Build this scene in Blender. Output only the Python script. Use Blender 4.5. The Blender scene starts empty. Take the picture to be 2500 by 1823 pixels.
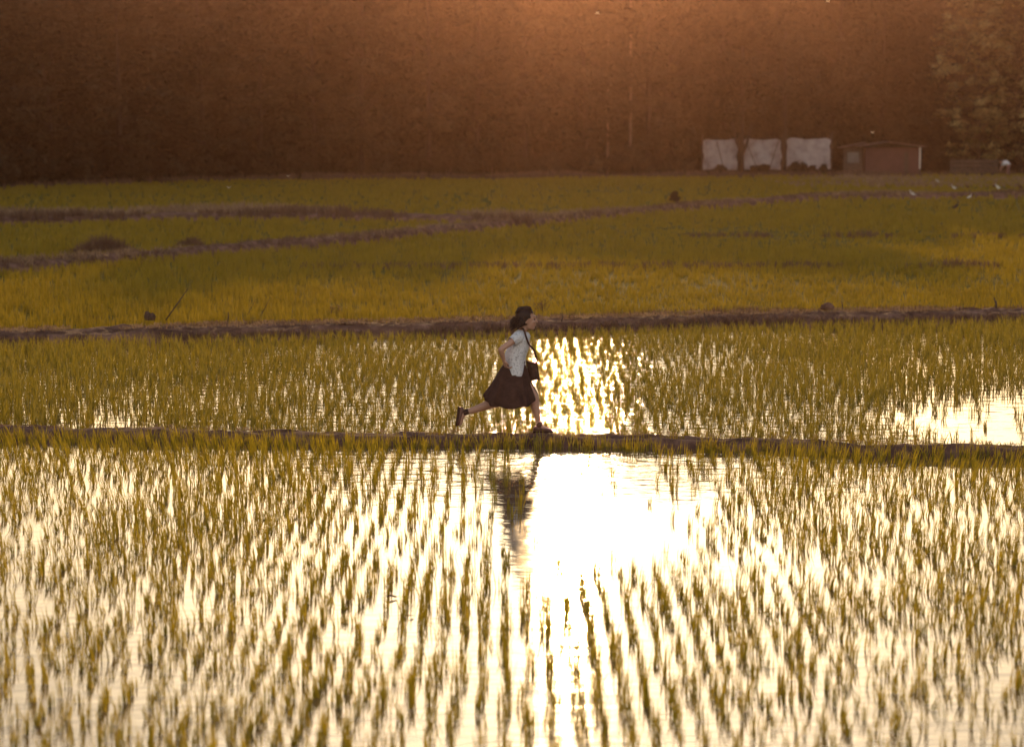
import bpy, bmesh, math, random
import numpy as np
from mathutils import Vector, Matrix, noise

# ---------------------------------------------------------------- scene, camera, sky, sun, exposure
scene = bpy.context.scene
C = scene.collection
rng = np.random.default_rng(7)
random.seed(7)
F, H, CX, CY, HOR = 6944.0, 3.64, 1250.0, 911.5, 303.0      # focal length in photo pixels, eye height, photo centre, horizon row
PITCH = math.atan((CY - HOR) / F)

cam_d = bpy.data.cameras.new("camera")
cam = bpy.data.objects.new("camera", cam_d); C.objects.link(cam)
cam_d.sensor_width = 36.0
cam_d.lens = 100.0
cam_d.clip_end = 3000
cam_d.clip_start = 0.5
cam.location = (0, 0, H)
cam.rotation_euler = (math.radians(90) - PITCH, 0, 0)
cam_d.dof.use_dof = True
cam_d.dof.focus_distance = 34.5
cam_d.dof.aperture_fstop = 2.4
scene.camera = cam

SUN_EL, SUN_AZ = math.radians(8.0), math.radians(1.2)
w = bpy.data.worlds.new("World"); scene.world = w; w.use_nodes = True
nt = w.node_tree; nt.nodes.clear()
sky = nt.nodes.new("ShaderNodeTexSky"); sky.sky_type = 'NISHITA'; sky.sun_disc = False
sky.sun_elevation = SUN_EL; sky.sun_rotation = SUN_AZ
sky.air_density = 1.0; sky.dust_density = 2.4; sky.ozone_density = 1.0; sky.altitude = 0
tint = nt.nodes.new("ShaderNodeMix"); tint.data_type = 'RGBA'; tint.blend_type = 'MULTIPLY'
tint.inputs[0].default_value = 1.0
# the low sun side is cream; sky opposite is brightened as added fill light
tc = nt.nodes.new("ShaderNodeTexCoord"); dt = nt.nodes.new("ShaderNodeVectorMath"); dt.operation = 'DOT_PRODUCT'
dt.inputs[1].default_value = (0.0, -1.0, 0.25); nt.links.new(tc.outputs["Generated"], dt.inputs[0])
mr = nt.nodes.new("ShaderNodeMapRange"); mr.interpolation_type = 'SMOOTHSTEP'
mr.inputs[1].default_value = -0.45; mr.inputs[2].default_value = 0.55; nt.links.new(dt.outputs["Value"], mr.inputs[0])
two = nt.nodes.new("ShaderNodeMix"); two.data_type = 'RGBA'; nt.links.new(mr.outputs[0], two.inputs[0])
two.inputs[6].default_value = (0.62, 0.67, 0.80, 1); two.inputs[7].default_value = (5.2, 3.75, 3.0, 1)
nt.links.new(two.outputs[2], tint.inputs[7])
# bright aureole of the hazy sky round the sun
SD = (math.sin(SUN_AZ) * math.cos(SUN_EL), math.cos(SUN_AZ) * math.cos(SUN_EL), math.sin(SUN_EL))
def wm(op, a, b):
    q = nt.nodes.new("ShaderNodeMath"); q.operation = op
    for k, v in enumerate((a, b)):
        if isinstance(v, (int, float)): q.inputs[k].default_value = v
        else: nt.links.new(v, q.inputs[k])
    return q.outputs[0]
ds = nt.nodes.new("ShaderNodeVectorMath"); ds.operation = 'DOT_PRODUCT'; ds.inputs[1].default_value = SD
nt.links.new(tc.outputs["Generated"], ds.inputs[0])
cs_ = wm('MAXIMUM', ds.outputs["Value"], 0.0)
glow = wm('ADD', wm('MULTIPLY', wm('POWER', cs_, 170.0), 13.0), wm('MULTIPLY', wm('POWER', cs_, 45.0), 3.0))
gcol = nt.nodes.new("ShaderNodeVectorMath"); gcol.operation = 'SCALE'; gcol.inputs[0].default_value = (1.0, 0.88, 0.60)
nt.links.new(glow, gcol.inputs["Scale"])
add = nt.nodes.new("ShaderNodeVectorMath"); add.operation = 'ADD'
nt.links.new(tint.outputs[2], add.inputs[0]); nt.links.new(gcol.outputs[0], add.inputs[1])
bg = nt.nodes.new("ShaderNodeBackground"); bg.inputs[1].default_value = 0.15
out = nt.nodes.new("ShaderNodeOutputWorld")
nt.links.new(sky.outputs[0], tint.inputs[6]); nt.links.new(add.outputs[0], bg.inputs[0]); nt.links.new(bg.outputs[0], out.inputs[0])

sun_d = bpy.data.lights.new("sun", 'SUN'); sun_d.energy = 3.8; sun_d.angle = math.radians(0.55); sun_d.color = (1.0, 0.62, 0.28)
sun = bpy.data.objects.new("sun", sun_d); C.objects.link(sun)
sd = Vector((math.sin(SUN_AZ) * math.cos(SUN_EL), math.cos(SUN_AZ) * math.cos(SUN_EL), math.sin(SUN_EL)))
sun.rotation_euler = sd.to_track_quat('Z', 'Y').to_euler()
sun.location = sd * 300

scene.view_settings.view_transform = 'Standard'
scene.view_settings.look = 'None'
scene.view_settings.exposure = -0.45
scene.view_settings.gamma = 1.0
scene.cycles.use_denoising = True
scene.cycles.volume_bounces = 0
scene.cycles.max_bounces = 6
scene.cycles.diffuse_bounces = 2
scene.cycles.glossy_bounces = 3
scene.cycles.transmission_bounces = 3
scene.cycles.caustics_reflective = True
scene.cycles.sample_clamp_indirect = 6.0

# ---------------------------------------------------------------- helpers
def ground(px, py, z=0.0):
    """photo pixel -> point on the level plane z"""
    u, v = (px - CX) / F, (CY - py) / F
    d = Vector((u, math.cos(PITCH) + v * math.sin(PITCH), -math.sin(PITCH) + v * math.cos(PITCH)))
    t = (z - H) / d.z
    return Vector((d.x * t, d.y * t, z))

def project(p):
    """(N,3) -> pixel x, y and depth"""
    p = np.asarray(p); y = p[:, 1]; z = p[:, 2] - H
    depth = y * math.cos(PITCH) - z * math.sin(PITCH)
    up = y * math.sin(PITCH) + z * math.cos(PITCH)
    return CX + F * p[:, 0] / depth, CY - F * up / depth, depth

def tag(o, label=None, cat=None, group=None, kind=None):
    if label: o["label"] = label
    if cat: o["category"] = cat
    if group: o["group"] = group
    if kind: o["kind"] = kind
    return o

def link(name, me, mat=None, parent=None, loc=None):
    o = bpy.data.objects.new(name, me); C.objects.link(o)
    if mat is not None and me is not None and not me.materials: me.materials.append(mat)
    if parent is not None: o.parent = parent
    if loc is not None: o.location = loc
    return o

def empty(name, loc, label, cat, group=None, rz=0.0):
    o = link(name, None, loc=loc); o.rotation_euler = (0, 0, rz); o.empty_display_size = 0.2
    return tag(o, label, cat, group)

def np_mesh(name, verts, quads, smooth=False):
    verts = np.ascontiguousarray(verts, dtype=np.float32).reshape(-1, 3)
    quads = np.ascontiguousarray(quads, dtype=np.int32).reshape(-1, 4)
    me = bpy.data.meshes.new(name)
    me.vertices.add(len(verts)); me.vertices.foreach_set("co", verts.ravel())
    n = len(quads)
    me.loops.add(n * 4); me.loops.foreach_set("vertex_index", quads.ravel())
    me.polygons.add(n)
    me.polygons.foreach_set("loop_start", np.arange(0, n * 4, 4, dtype=np.int32))
    me.polygons.foreach_set("loop_total", np.full(n, 4, dtype=np.int32))
    if smooth: me.polygons.foreach_set("use_smooth", np.ones(n, dtype=bool))
    me.update(calc_edges=True); me.validate()
    return me

def py_mesh(name, verts, faces, smooth=False):
    me = bpy.data.meshes.new(name); me.from_pydata([tuple(v) for v in verts], [], faces)
    if smooth: me.polygons.foreach_set("use_smooth", [True] * len(me.polygons))
    me.update(); return me

def bm_mesh(name, bm, smooth=False):
    me = bpy.data.meshes.new(name); bm.to_mesh(me); bm.free()
    if smooth: me.polygons.foreach_set("use_smooth", [True] * len(me.polygons))
    me.update(); return me

def nz(x, y=0.0, z=0.0): return noise.noise(Vector((x, y, z)))

def blades(pos, h, n, width, lean, curve=1.7, bias=None, spread=0.02, taper=(0.7, 1.0, 0.62, 0.06), r=rng):
    """n curved blades per clump position; returns verts, quads"""
    N = len(pos); M = N * n
    p = np.repeat(pos, n, axis=0); hh = np.repeat(np.broadcast_to(h, (N,)), n) * r.uniform(0.55, 1.08, M)
    az = r.uniform(0, 2 * np.pi, M); ln = np.abs(r.normal(0, 1, M)) * lean
    off = np.stack([np.cos(az), np.sin(az)], 1) * ln[:, None]
    if bias is not None: off = off + np.repeat(bias, n, axis=0)
    base = p.copy(); base[:, :2] += r.normal(0, 1, (M, 2)) * spread
    wa = r.uniform(0, np.pi, M); wv = np.stack([np.cos(wa), np.sin(wa) * 0.6, np.zeros(M)], 1) * (width * r.uniform(0.7, 1.3, M))[:, None] * 0.5
    T = (0.0, 0.38, 0.74, 1.0); V = []
    for t, tw in zip(T, taper):
        q = base.copy(); q[:, :2] += off * (hh * t ** curve)[:, None]
        q[:, 2] += hh * t * (1 - 0.25 * np.minimum(ln, 1.2) ** 2 * t * t)
        V.append(q - wv * tw); V.append(q + wv * tw)
    V = np.stack(V, 1)                                   # M,8,3
    k = (np.arange(M) * 8)[:, None]
    Q = np.concatenate([k + np.array([[0, 1, 3, 2]]), k + np.array([[2, 3, 5, 4]]), k + np.array([[4, 5, 7, 6]])], 1).reshape(-1, 4)
    return V.reshape(-1, 3), Q

# ---------------------------------------------------------------- materials
def new_mat(name):
    m = bpy.data.materials.new(name); m.use_nodes = True
    nt = m.node_tree; nt.nodes.clear()
    o = nt.nodes.new("ShaderNodeOutputMaterial")
    return m, nt, o

def pos_noise(nt, scale, detail=3.0, rough=0.55, stretch=None):
    g = nt.nodes.new("ShaderNodeNewGeometry")
    src = g.outputs["Position"]
    if stretch:
        mp = nt.nodes.new("ShaderNodeMapping"); mp.inputs["Scale"].default_value = stretch
        nt.links.new(src, mp.inputs[0]); src = mp.outputs[0]
    n = nt.nodes.new("ShaderNodeTexNoise"); n.inputs["Scale"].default_value = scale
    n.inputs["Detail"].default_value = detail; n.inputs["Roughness"].default_value = rough
    nt.links.new(src, n.inputs["Vector"])
    return n.outputs["Fac"]

def ramp(nt, fac, stops):
    r = nt.nodes.new("ShaderNodeValToRGB")
    e = r.color_ramp.elements
    e[0].position, e[0].color = stops[0][0], (*stops[0][1], 1)
    e[1].position, e[1].color = stops[-1][0], (*stops[-1][1], 1)
    for p, c in stops[1:-1]:
        k = e.new(p); k.color = (*c, 1)
    nt.links.new(fac, r.inputs[0]); return r.outputs[0]

def leaf_mat(name, stops, scale=6.0, translucency=0.5, gloss=0.04, stretch=None):
    m, nt, o = new_mat(name)
    col = ramp(nt, pos_noise(nt, scale, 4.0, 0.7, stretch), stops)
    d = nt.nodes.new("ShaderNodeBsdfDiffuse"); t = nt.nodes.new("ShaderNodeBsdfTranslucent"); g = nt.nodes.new("ShaderNodeBsdfGlossy")
    g.inputs["Roughness"].default_value = 0.35; g.inputs["Color"].default_value = (0.8, 0.8, 0.7, 1)
    nt.links.new(col, d.inputs[0]); nt.links.new(col, t.inputs[0])
    a = nt.nodes.new("ShaderNodeMixShader"); a.inputs[0].default_value = translucency
    nt.links.new(d.outputs[0], a.inputs[1]); nt.links.new(t.outputs[0], a.inputs[2])
    b = nt.nodes.new("ShaderNodeMixShader"); b.inputs[0].default_value = gloss
    nt.links.new(a.outputs[0], b.inputs[1]); nt.links.new(g.outputs[0], b.inputs[2])
    nt.links.new(b.outputs[0], o.inputs[0]); return m

def solid_mat(name, stops, scale=8.0, rough=0.8, spec=0.2, bump=0.0, bscale=30.0, trans=0.0):
    m, nt, o = new_mat(name)
    b = nt.nodes.new("ShaderNodeBsdfPrincipled")
    nt.links.new(ramp(nt, pos_noise(nt, scale, 5.0, 0.6), stops), b.inputs["Base Color"])
    b.inputs["Roughness"].default_value = rough; b.inputs["Specular IOR Level"].default_value = spec
    if bump:
        bp = nt.nodes.new("ShaderNodeBump"); bp.inputs["Distance"].default_value = bump
        nt.links.new(pos_noise(nt, bscale, 5.0, 0.7), bp.inputs["Height"]); nt.links.new(bp.outputs[0], b.inputs["Normal"])
    sh = b.outputs[0]
    if trans:
        t = nt.nodes.new("ShaderNodeBsdfTranslucent"); t.inputs[0].default_value = (*stops[-1][1], 1)
        mx = nt.nodes.new("ShaderNodeMixShader"); mx.inputs[0].default_value = trans
        nt.links.new(sh, mx.inputs[1]); nt.links.new(t.outputs[0], mx.inputs[2]); sh = mx.outputs[0]
    nt.links.new(sh, o.inputs[0]); return m

def water_mat(name, amp_calm, amp_wind, slow_calm, slow_wind, y0, y1, half, base, rough=0.065):
    """flooded paddy: still water with wind-ruffled patches over brown mud"""
    m, nt, o = new_mat(name)
    b = nt.nodes.new("ShaderNodeBsdfPrincipled")
    b.inputs["Base Color"].default_value = (*base, 1)
    b.inputs["Roughness"].default_value = rough; b.inputs["IOR"].default_value = 1.333
    b.inputs["Specular IOR Level"].default_value = 0.5
    fine = pos_noise(nt, 7.0, 2.0, 0.5, (0.75, 1.25, 1))
    slow = pos_noise(nt, 3.6, 1.5, 0.5, (0.8, 0.9, 1))
    big = pos_noise(nt, 0.42, 2.0, 0.5, (0.9, 0.45, 1))
    # a breeze ruffles the middle of the paddy; its sheltered sides and ends stay still
    def mth(op, a, b=None, c=None):
        q = nt.nodes.new("ShaderNodeMath"); q.operation = op
        for k, v in enumerate((a, b, c)):
            if v is None: continue
            if isinstance(v, (int, float)): q.inputs[k].default_value = v
            else: nt.links.new(v, q.inputs[k])
        return q.outputs[0]
    def smooth(v, a, b, c, d):
        q = nt.nodes.new("ShaderNodeMapRange"); q.interpolation_type = 'SMOOTHSTEP'
        for k, t in enumerate((a, b, c, d)): q.inputs[k + 1].default_value = t
        nt.links.new(v, q.inputs[0]); return q.outputs[0]
    g = nt.nodes.new("ShaderNodeNewGeometry"); sp = nt.nodes.new("ShaderNodeSeparateXYZ"); nt.links.new(g.outputs["Position"], sp.inputs[0])
    bx = mth('MULTIPLY_ADD', big, 5.0, mth('ABSOLUTE', mth('ADD', sp.outputs[0], -0.6)))
    wind = mth('MULTIPLY', smooth(bx, half + 1.0, half + 3.6, 1.0, 0.0), smooth(mth('MULTIPLY_ADD', big, 3.0, sp.outputs[1]), y0, y1, 0.0, 1.0))
    a1 = mth('MULTIPLY_ADD', wind, amp_wind - amp_calm, amp_calm); a2 = mth('MULTIPLY_ADD', wind, slow_wind - slow_calm, slow_calm)
    sl = nt.nodes.new("ShaderNodeMath"); sl.operation = 'ADD'
    nt.links.new(mth('MULTIPLY', fine, a1), sl.inputs[0]); nt.links.new(mth('MULTIPLY', slow, a2), sl.inputs[1])
    bp = nt.nodes.new("ShaderNodeBump"); bp.inputs["Distance"].default_value = 1.0
    nt.links.new(sl.outputs[0], bp.inputs["Height"]); nt.links.new(bp.outputs[0], b.inputs["Normal"])
    nt.links.new(b.outputs[0], o.inputs[0]); return m

M_rice = leaf_mat("rice leaf", [(0.3, (0.18, 0.145, 0.012)), (0.5, (0.30, 0.225, 0.016)), (0.72, (0.46, 0.32, 0.028))], 9.0, 0.55)
M_rice_near = leaf_mat("near rice leaf", [(0.3, (0.26, 0.19, 0.012)), (0.5, (0.42, 0.31, 0.018)), (0.72, (0.58, 0.42, 0.03))], 7.0, 0.6, 0.02)
M_grass = leaf_mat("field grass", [(0.3, (0.23, 0.16, 0.012)), (0.55, (0.33, 0.23, 0.016)), (0.75, (0.41, 0.28, 0.022))], 0.8, 0.5, 0.02)
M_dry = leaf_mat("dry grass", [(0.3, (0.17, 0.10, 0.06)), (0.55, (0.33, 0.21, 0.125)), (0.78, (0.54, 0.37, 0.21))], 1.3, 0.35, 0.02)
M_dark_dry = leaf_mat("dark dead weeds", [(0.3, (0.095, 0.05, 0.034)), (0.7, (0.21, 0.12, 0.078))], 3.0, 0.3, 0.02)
M_mud = solid_mat("bank mud", [(0.3, (0.09, 0.045, 0.033)), (0.5, (0.17, 0.088, 0.062)), (0.74, (0.34, 0.19, 0.14))], 3.2, 0.9, 0.1, 0.05, 14.0)
M_ground = solid_mat("mud bed", [(0.3, (0.05, 0.035, 0.02)), (0.7, (0.11, 0.08, 0.05))], 1.0, 0.9, 0.1, 0.02)
M_field = solid_mat("field soil under grass", [(0.3, (0.09, 0.075, 0.015)), (0.55, (0.14, 0.12, 0.02)), (0.8, (0.19, 0.145, 0.035))], 0.35, 0.95, 0.05, 0.05, 6.0)
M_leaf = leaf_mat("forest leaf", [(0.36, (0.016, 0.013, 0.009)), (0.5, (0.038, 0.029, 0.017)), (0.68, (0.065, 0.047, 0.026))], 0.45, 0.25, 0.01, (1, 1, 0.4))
M_leaf_painted_sun = leaf_mat("forest leaf painted sunlit yellow", [(0.40, (0.06, 0.043, 0.018)), (0.50, (0.22, 0.16, 0.06)), (0.62, (0.60, 0.45, 0.20))], 0.6, 0.5, 0.02)  # bright stops put sunlit highlights into the leaf colour
M_bark = solid_mat("bark", [(0.3, (0.03, 0.02, 0.016)), (0.7, (0.055, 0.038, 0.028))], 3.0, 0.9, 0.1)
M_pale_bark = solid_mat("pale bark", [(0.3, (0.10, 0.065, 0.05)), (0.7, (0.16, 0.11, 0.08))], 3.0, 0.9, 0.1)
M_wood = solid_mat("weathered wood", [(0.3, (0.05, 0.033, 0.026)), (0.7, (0.10, 0.068, 0.052))], 6.0, 0.85, 0.15)
M_tarp = solid_mat("white tarpaulin", [(0.32, (0.20, 0.155, 0.15)), (0.5, (0.36, 0.30, 0.30)), (0.7, (0.48, 0.41, 0.41))], 1.5, 0.7, 0.2, trans=0.15)
M_red = solid_mat("red brown boards", [(0.3, (0.085, 0.040, 0.034)), (0.7, (0.13, 0.06, 0.05))], 2.0, 0.85, 0.15)
M_tin = solid_mat("rusty tin roof", [(0.3, (0.07, 0.04, 0.033)), (0.7, (0.13, 0.07, 0.055))], 2.0, 0.6, 0.4)
M_grey = solid_mat("grey glass", [(0.3, (0.09, 0.08, 0.085)), (0.7, (0.13, 0.12, 0.125))], 2.0, 0.2, 0.5)
M_white = solid_mat("white paint", [(0.3, (0.42, 0.37, 0.32)), (0.7, (0.55, 0.48, 0.42))], 2.0, 0.6, 0.3)
M_feather = solid_mat("white feather", [(0.3, (0.7, 0.66, 0.6)), (0.7, (0.85, 0.8, 0.74))], 20.0, 0.8, 0.1, trans=0.2)
M_brown_feather = solid_mat("brown feather", [(0.3, (0.07, 0.03, 0.02)), (0.7, (0.14, 0.07, 0.045))], 20.0, 0.8, 0.1)
M_black_feather = solid_mat("black feather", [(0.3, (0.012, 0.012, 0.012)), (0.7, (0.03, 0.028, 0.026))], 20.0, 0.6, 0.3)
M_beak = solid_mat("beak", [(0.3, (0.35, 0.2, 0.05)), (0.7, (0.4, 0.25, 0.06))], 20.0, 0.5, 0.3)
M_skin = solid_mat("skin", [(0.3, (0.44, 0.24, 0.17)), (0.7, (0.50, 0.28, 0.20))], 9.0, 0.55, 0.35)
M_hair = solid_mat("dark brown hair", [(0.3, (0.025, 0.012, 0.009)), (0.7, (0.055, 0.025, 0.016))], 30.0, 0.45, 0.3, 0.004, 90.0, trans=0.16)
M_skirt = solid_mat("dark brown skirt cloth", [(0.3, (0.050, 0.025, 0.020)), (0.7, (0.080, 0.040, 0.031))], 12.0, 0.9, 0.1)
M_bag = solid_mat("dark canvas bag", [(0.3, (0.06, 0.03, 0.022)), (0.7, (0.09, 0.048, 0.036))], 18.0, 0.9, 0.1)
M_shoe = solid_mat("brown shoe leather", [(0.3, (0.11, 0.045, 0.034)), (0.7, (0.17, 0.07, 0.05))], 18.0, 0.5, 0.4)
M_sole = solid_mat("dark shoe sole", [(0.3, (0.05, 0.025, 0.02)), (0.7, (0.08, 0.04, 0.03))], 18.0, 0.8, 0.2)
M_eye = solid_mat("dark eye", [(0.3, (0.02, 0.012, 0.01)), (0.7, (0.03, 0.018, 0.014))], 18.0, 0.3, 0.5)
M_trouser = solid_mat("dusty brown trousers", [(0.3, (0.13, 0.065, 0.06)), (0.7, (0.19, 0.10, 0.09))], 8.0, 0.9, 0.1)
M_dead_leaf = solid_mat("dead leaf", [(0.3, (0.10, 0.045, 0.02)), (0.7, (0.18, 0.08, 0.035))], 18.0, 0.7, 0.3)
M_wing = solid_mat("insect wing", [(0.3, (0.8, 0.7, 0.55)), (0.7, (0.9, 0.8, 0.65))], 18.0, 0.3, 0.5, trans=0.6)

# speckled white cotton for the shirt
M_shirt, _nt, _o = new_mat("speckled white cotton")
_b = _nt.nodes.new("ShaderNodeBsdfPrincipled"); _b.inputs["Roughness"].default_value = 0.85; _b.inputs["Specular IOR Level"].default_value = 0.15
_nt.links.new(ramp(_nt, pos_noise(_nt, 75.0, 2.0, 0.6), [(0.36, (0.36, 0.33, 0.36)), (0.47, (0.74, 0.72, 0.75)), (0.8, (0.80, 0.78, 0.80))]), _b.inputs["Base Color"])
_t = _nt.nodes.new("ShaderNodeBsdfTranslucent"); _t.inputs[0].default_value = (0.7, 0.66, 0.62, 1)
_m = _nt.nodes.new("ShaderNodeMixShader"); _m.inputs[0].default_value = 0.12
_nt.links.new(_b.outputs[0], _m.inputs[1]); _nt.links.new(_t.outputs[0], _m.inputs[2]); _nt.links.new(_m.outputs[0], _o.inputs[0])

M_water_near = water_mat("near paddy water", 0.0012, 0.010, 0.004, 0.020, 27.5, 32.5, 3.0, (0.20, 0.115, 0.06))
M_water_far = water_mat("far paddy water", 0.0015, 0.017, 0.005, 0.034, 30.0, 32.0, 3.6, (0.17, 0.10, 0.05), 0.04)

# ---------------------------------------------------------------- ground, fields, water
def interp_line(pts, z, x0, x1, step):
    """pixel polyline -> dense ground polyline between world x0 and x1 (ends extended straight)"""
    g = [ground(px, py, z) for px, py in pts]
    xs = np.array([p.x for p in g]); ys = np.array([p.y for p in g])
    X = np.arange(x0, x1 + step, step); Y = np.interp(X, xs, ys)
    sl = (ys[1] - ys[0]) / (xs[1] - xs[0]); Y = np.where(X < xs[0], ys[0] + sl * (X - xs[0]), Y)
    sl = (ys[-1] - ys[-2]) / (xs[-1] - xs[-2]); Y = np.where(X > xs[-1], ys[-1] + sl * (X - xs[-1]), Y)
    return X, Y

HX = 190.0
me = np_mesh("ground", [(-HX, -45, -0.12), (HX, -45, -0.12), (HX, 345, -0.12), (-HX, 345, -0.12)], [(0, 1, 2, 3)])
tag(link("ground", me, M_ground), "muddy ground under the paddies", "ground", kind="structure")

A_PTS = [(-150, 1044), (0, 1043), (300, 1046), (600, 1053), (950, 1059), (1316, 1061), (1700, 1069), (1950, 1074), (2100, 1086), (2200, 1090), (2300, 1083), (2500, 1092), (2650, 1097)]
B_PTS = [(-300, 803), (0, 799), (500, 787), (900, 779), (1316, 770), (1700, 759), (2100, 751), (2500, 747), (2800, 744)]
AX, AY = interp_line(A_PTS, 0.11, -16, 16, 0.08)
BX, BY = interp_line(B_PTS, 0.28, -32, 32, 0.07)
C_PTS = [(-200, 650), (0, 640), (331, 616), (600, 592), (883, 573), (1104, 548), (1350, 527), (1545, 511), (1800, 488), (1987, 474), (2250, 471), (2500, 470), (2700, 470)]
D_PTS = [(-200, 532), (0, 530), (430, 520), (883, 519), (1104, 524), (1250, 533)]
CXs, CYs = interp_line(C_PTS, 0.3, -45, 60, 0.4)
DXs, DYs = interp_line(D_PTS, 0.3, -60, 0.5, 0.4)
T_PTS = [(-200, 468), (0, 461), (550, 441), (1100, 436), (1600, 434), (2050, 431), (2500, 428), (2700, 428)]

def bank(name, X, Y, zt, wt, wb, zb, amp, mat, label, cat, seed=0.0, rows=14):
    n = len(X); V = []
    for j in range(rows):
        s = j / (rows - 1) * 2 - 1                      # -1 front .. 1 back
        a = abs(s)
        if a < 0.5: off, z = a / 0.5 * wt / 2, zt
        else:
            t = (a - 0.5) / 0.5; off, z = wt / 2 + t * (wb - wt) / 2, zt + (zb - zt) * (t * t * (3 - 2 * t))
        off *= -1 if s < 0 else 1
        for i in range(n):
            k = nz(X[i] * 1.3 + seed, s * 1.5, 3.1) + 0.6 * nz(X[i] * 3.7 + seed, s * 4, 7.7) + 0.4 * nz(X[i] * 9 + seed, s * 9, 1.7) + 0.3 * nz(X[i] * 21, s * 12, seed)
            e = nz(X[i] * 0.9 + seed, 5.0 + (1 if s > 0 else 0), 0.3) * wt * 0.22
            V.append((X[i], Y[i] + off + (e if s > 0 else -e) * (a > 0.3), z + k * amp * (1 - 0.4 * a)))
    Q = [(j * n + i, j * n + i + 1, (j + 1) * n + i + 1, (j + 1) * n + i) for j in range(rows - 1) for i in range(n - 1)]
    return tag(link(name, np_mesh(name, V, Q, True), mat), label, cat, kind="structure")

bank("dirt_path", AX, AY, 0.105, 0.34, 0.8, -0.13, 0.045, M_mud, "low muddy earth path between the two flooded paddies under the running woman", "path")
bank("earth_bank", BX, BY, 0.19, 1.0, 1.9, -0.15, 0.07, M_mud, "wide dry earth bank behind the flooded paddies", "bank", 20.0, 24)
bank("earth_bank", CXs, CYs, 0.28, 1.6, 3.2, 0.0, 0.08, M_mud, "low earth bank crossing the green field diagonally", "bank", 40.0, 10)
bank("earth_bank", DXs, DYs, 0.28, 1.6, 3.2, 0.0, 0.08, M_mud, "low earth bank in the far left of the green field", "bank", 60.0, 10)

# water sheets end inside the banks
n = len(AX)
V = [(x, 4.0, 0.0) for x in AX] + [(x, y, 0.0) for x, y in zip(AX, AY)]
tag(link("water", np_mesh("water", V, [(i, i + 1, n + i + 1, n + i) for i in range(n - 1)]), M_water_near), "still bright water flooding the nearest paddy", "water", kind="structure")
xs = np.linspace(-16, 16, 200); ya = np.interp(xs, AX, AY); yb = np.interp(xs, BX, BY)
xs2 = np.concatenate([[-31], xs, [31]]); ya2 = np.concatenate([[ya[0]], ya, [ya[-1]]]); yb2 = np.interp(xs2, BX, BY)
V = [(x, y, 0.0) for x, y in zip(xs2, ya2)] + [(x, y, 0.0) for x, y in zip(xs2, yb2)]; n = len(xs2)
tag(link("water", np_mesh("water_b", V, [(i, i + 1, n + i + 1, n + i) for i in range(n - 1)]), M_water_far), "rippled glittering water in the paddy behind the running woman", "water", kind="structure")
# near end and outer sides of the near paddy: plain banks outside the frame
for nm, xx in (("dirt_path", -16.2), ("dirt_path", 16.2)):
    Yv = np.arange(2, 36, 0.3); V = []; m_ = len(Yv)
    for j, (o_, z_) in enumerate([(-0.5, -0.15), (-0.22, 0.16), (0.22, 0.16), (0.5, -0.15)]):
        V += [(xx + o_, y, z_ + 0.02 * nz(y * 2, xx)) for y in Yv]
    tag(link(nm, np_mesh(nm, V, [(j * m_ + i, j * m_ + i + 1, (j + 1) * m_ + i + 1, (j + 1) * m_ + i) for j in range(3) for i in range(m_ - 1)], True), M_mud), "muddy side path of the nearest paddy", "path", kind="structure")

# green field behind the wide bank up to (and under) the forest
xs = np.concatenate([[-HX + 1], np.linspace(-32, 32, 90), [HX - 1]]); yb = np.interp(xs, BX, BY)
ys = np.linspace(0, 1, 60); V = []; n = len(xs)
for t in ys:
    for x, y0 in zip(xs, yb):
        y = y0 + t * (340 - y0); V.append((x, y, 0.04 + 0.03 * nz(x * 0.15, y * 0.05)))
tag(link("field", np_mesh("field", V, [(j * n + i, j * n + i + 1, (j + 1) * n + i + 1, (j + 1) * n + i) for j in range(len(ys) - 1) for i in range(n - 1)], True), M_field), "green field stretching to the forest", "field", kind="structure")

# ---------------------------------------------------------------- rice
def lattice(x0, x1, y0f, y1f, dx, dy, jx, jy, r=rng):
    """planted rows running away from the viewer"""
    cols = np.arange(x0, x1, dx); P = []
    for c in cols:
        ya, yb = y0f(c), y1f(c)
        ph = r.uniform(0, dy)
        y = np.arange(ya + ph, yb, dy)
        wob = np.array([0.05 * nz(c * 0.7, yy * 0.35, 2.0) for yy in y])
        x = c + wob + r.normal(0, jx, len(y)); P.append(np.stack([x, y + r.normal(0, jy, len(y)), np.zeros(len(y))], 1))
    return np.concatenate(P)

fa = lambda c: float(np.interp(c, AX, AY)); fb = lambda c: float(np.interp(c, BX, BY))
near = lattice(-9.5, 9.5, lambda c: 9.0, lambda c: fa(c) - 0.42, 0.15, 0.15, 0.022, 0.06)
px, py, dep = project(near)
# the seedlings stand thinner and lower where the open water shows in the middle of the near paddy
open_c = np.exp(-((px - 1450) / 300) ** 2) * np.clip((1560 - py) / 260, 0, 1) * np.clip((py - 1085) / 40, 0, 1)
patch = np.array([nz(a * 0.55, b * 0.4, 9.0) for a, b, _ in near])
keep = rng.uniform(0, 1, len(near)) > np.clip(0.26 + 0.95 * open_c - 0.55 * patch - 0.2 * np.clip((1200 - py) / 100, 0, 1), 0.03, 0.985)
near = near[keep]; px, py, dep = px[keep], py[keep], dep[keep]; patch = patch[keep]
vis = (px > -40) & (px < 2540) & (py < 1850) & (py > 900)
order = np.argsort(np.where(vis, dep, 1e9))
first = np.zeros(len(near), bool); first[order[:300]] = True

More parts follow.
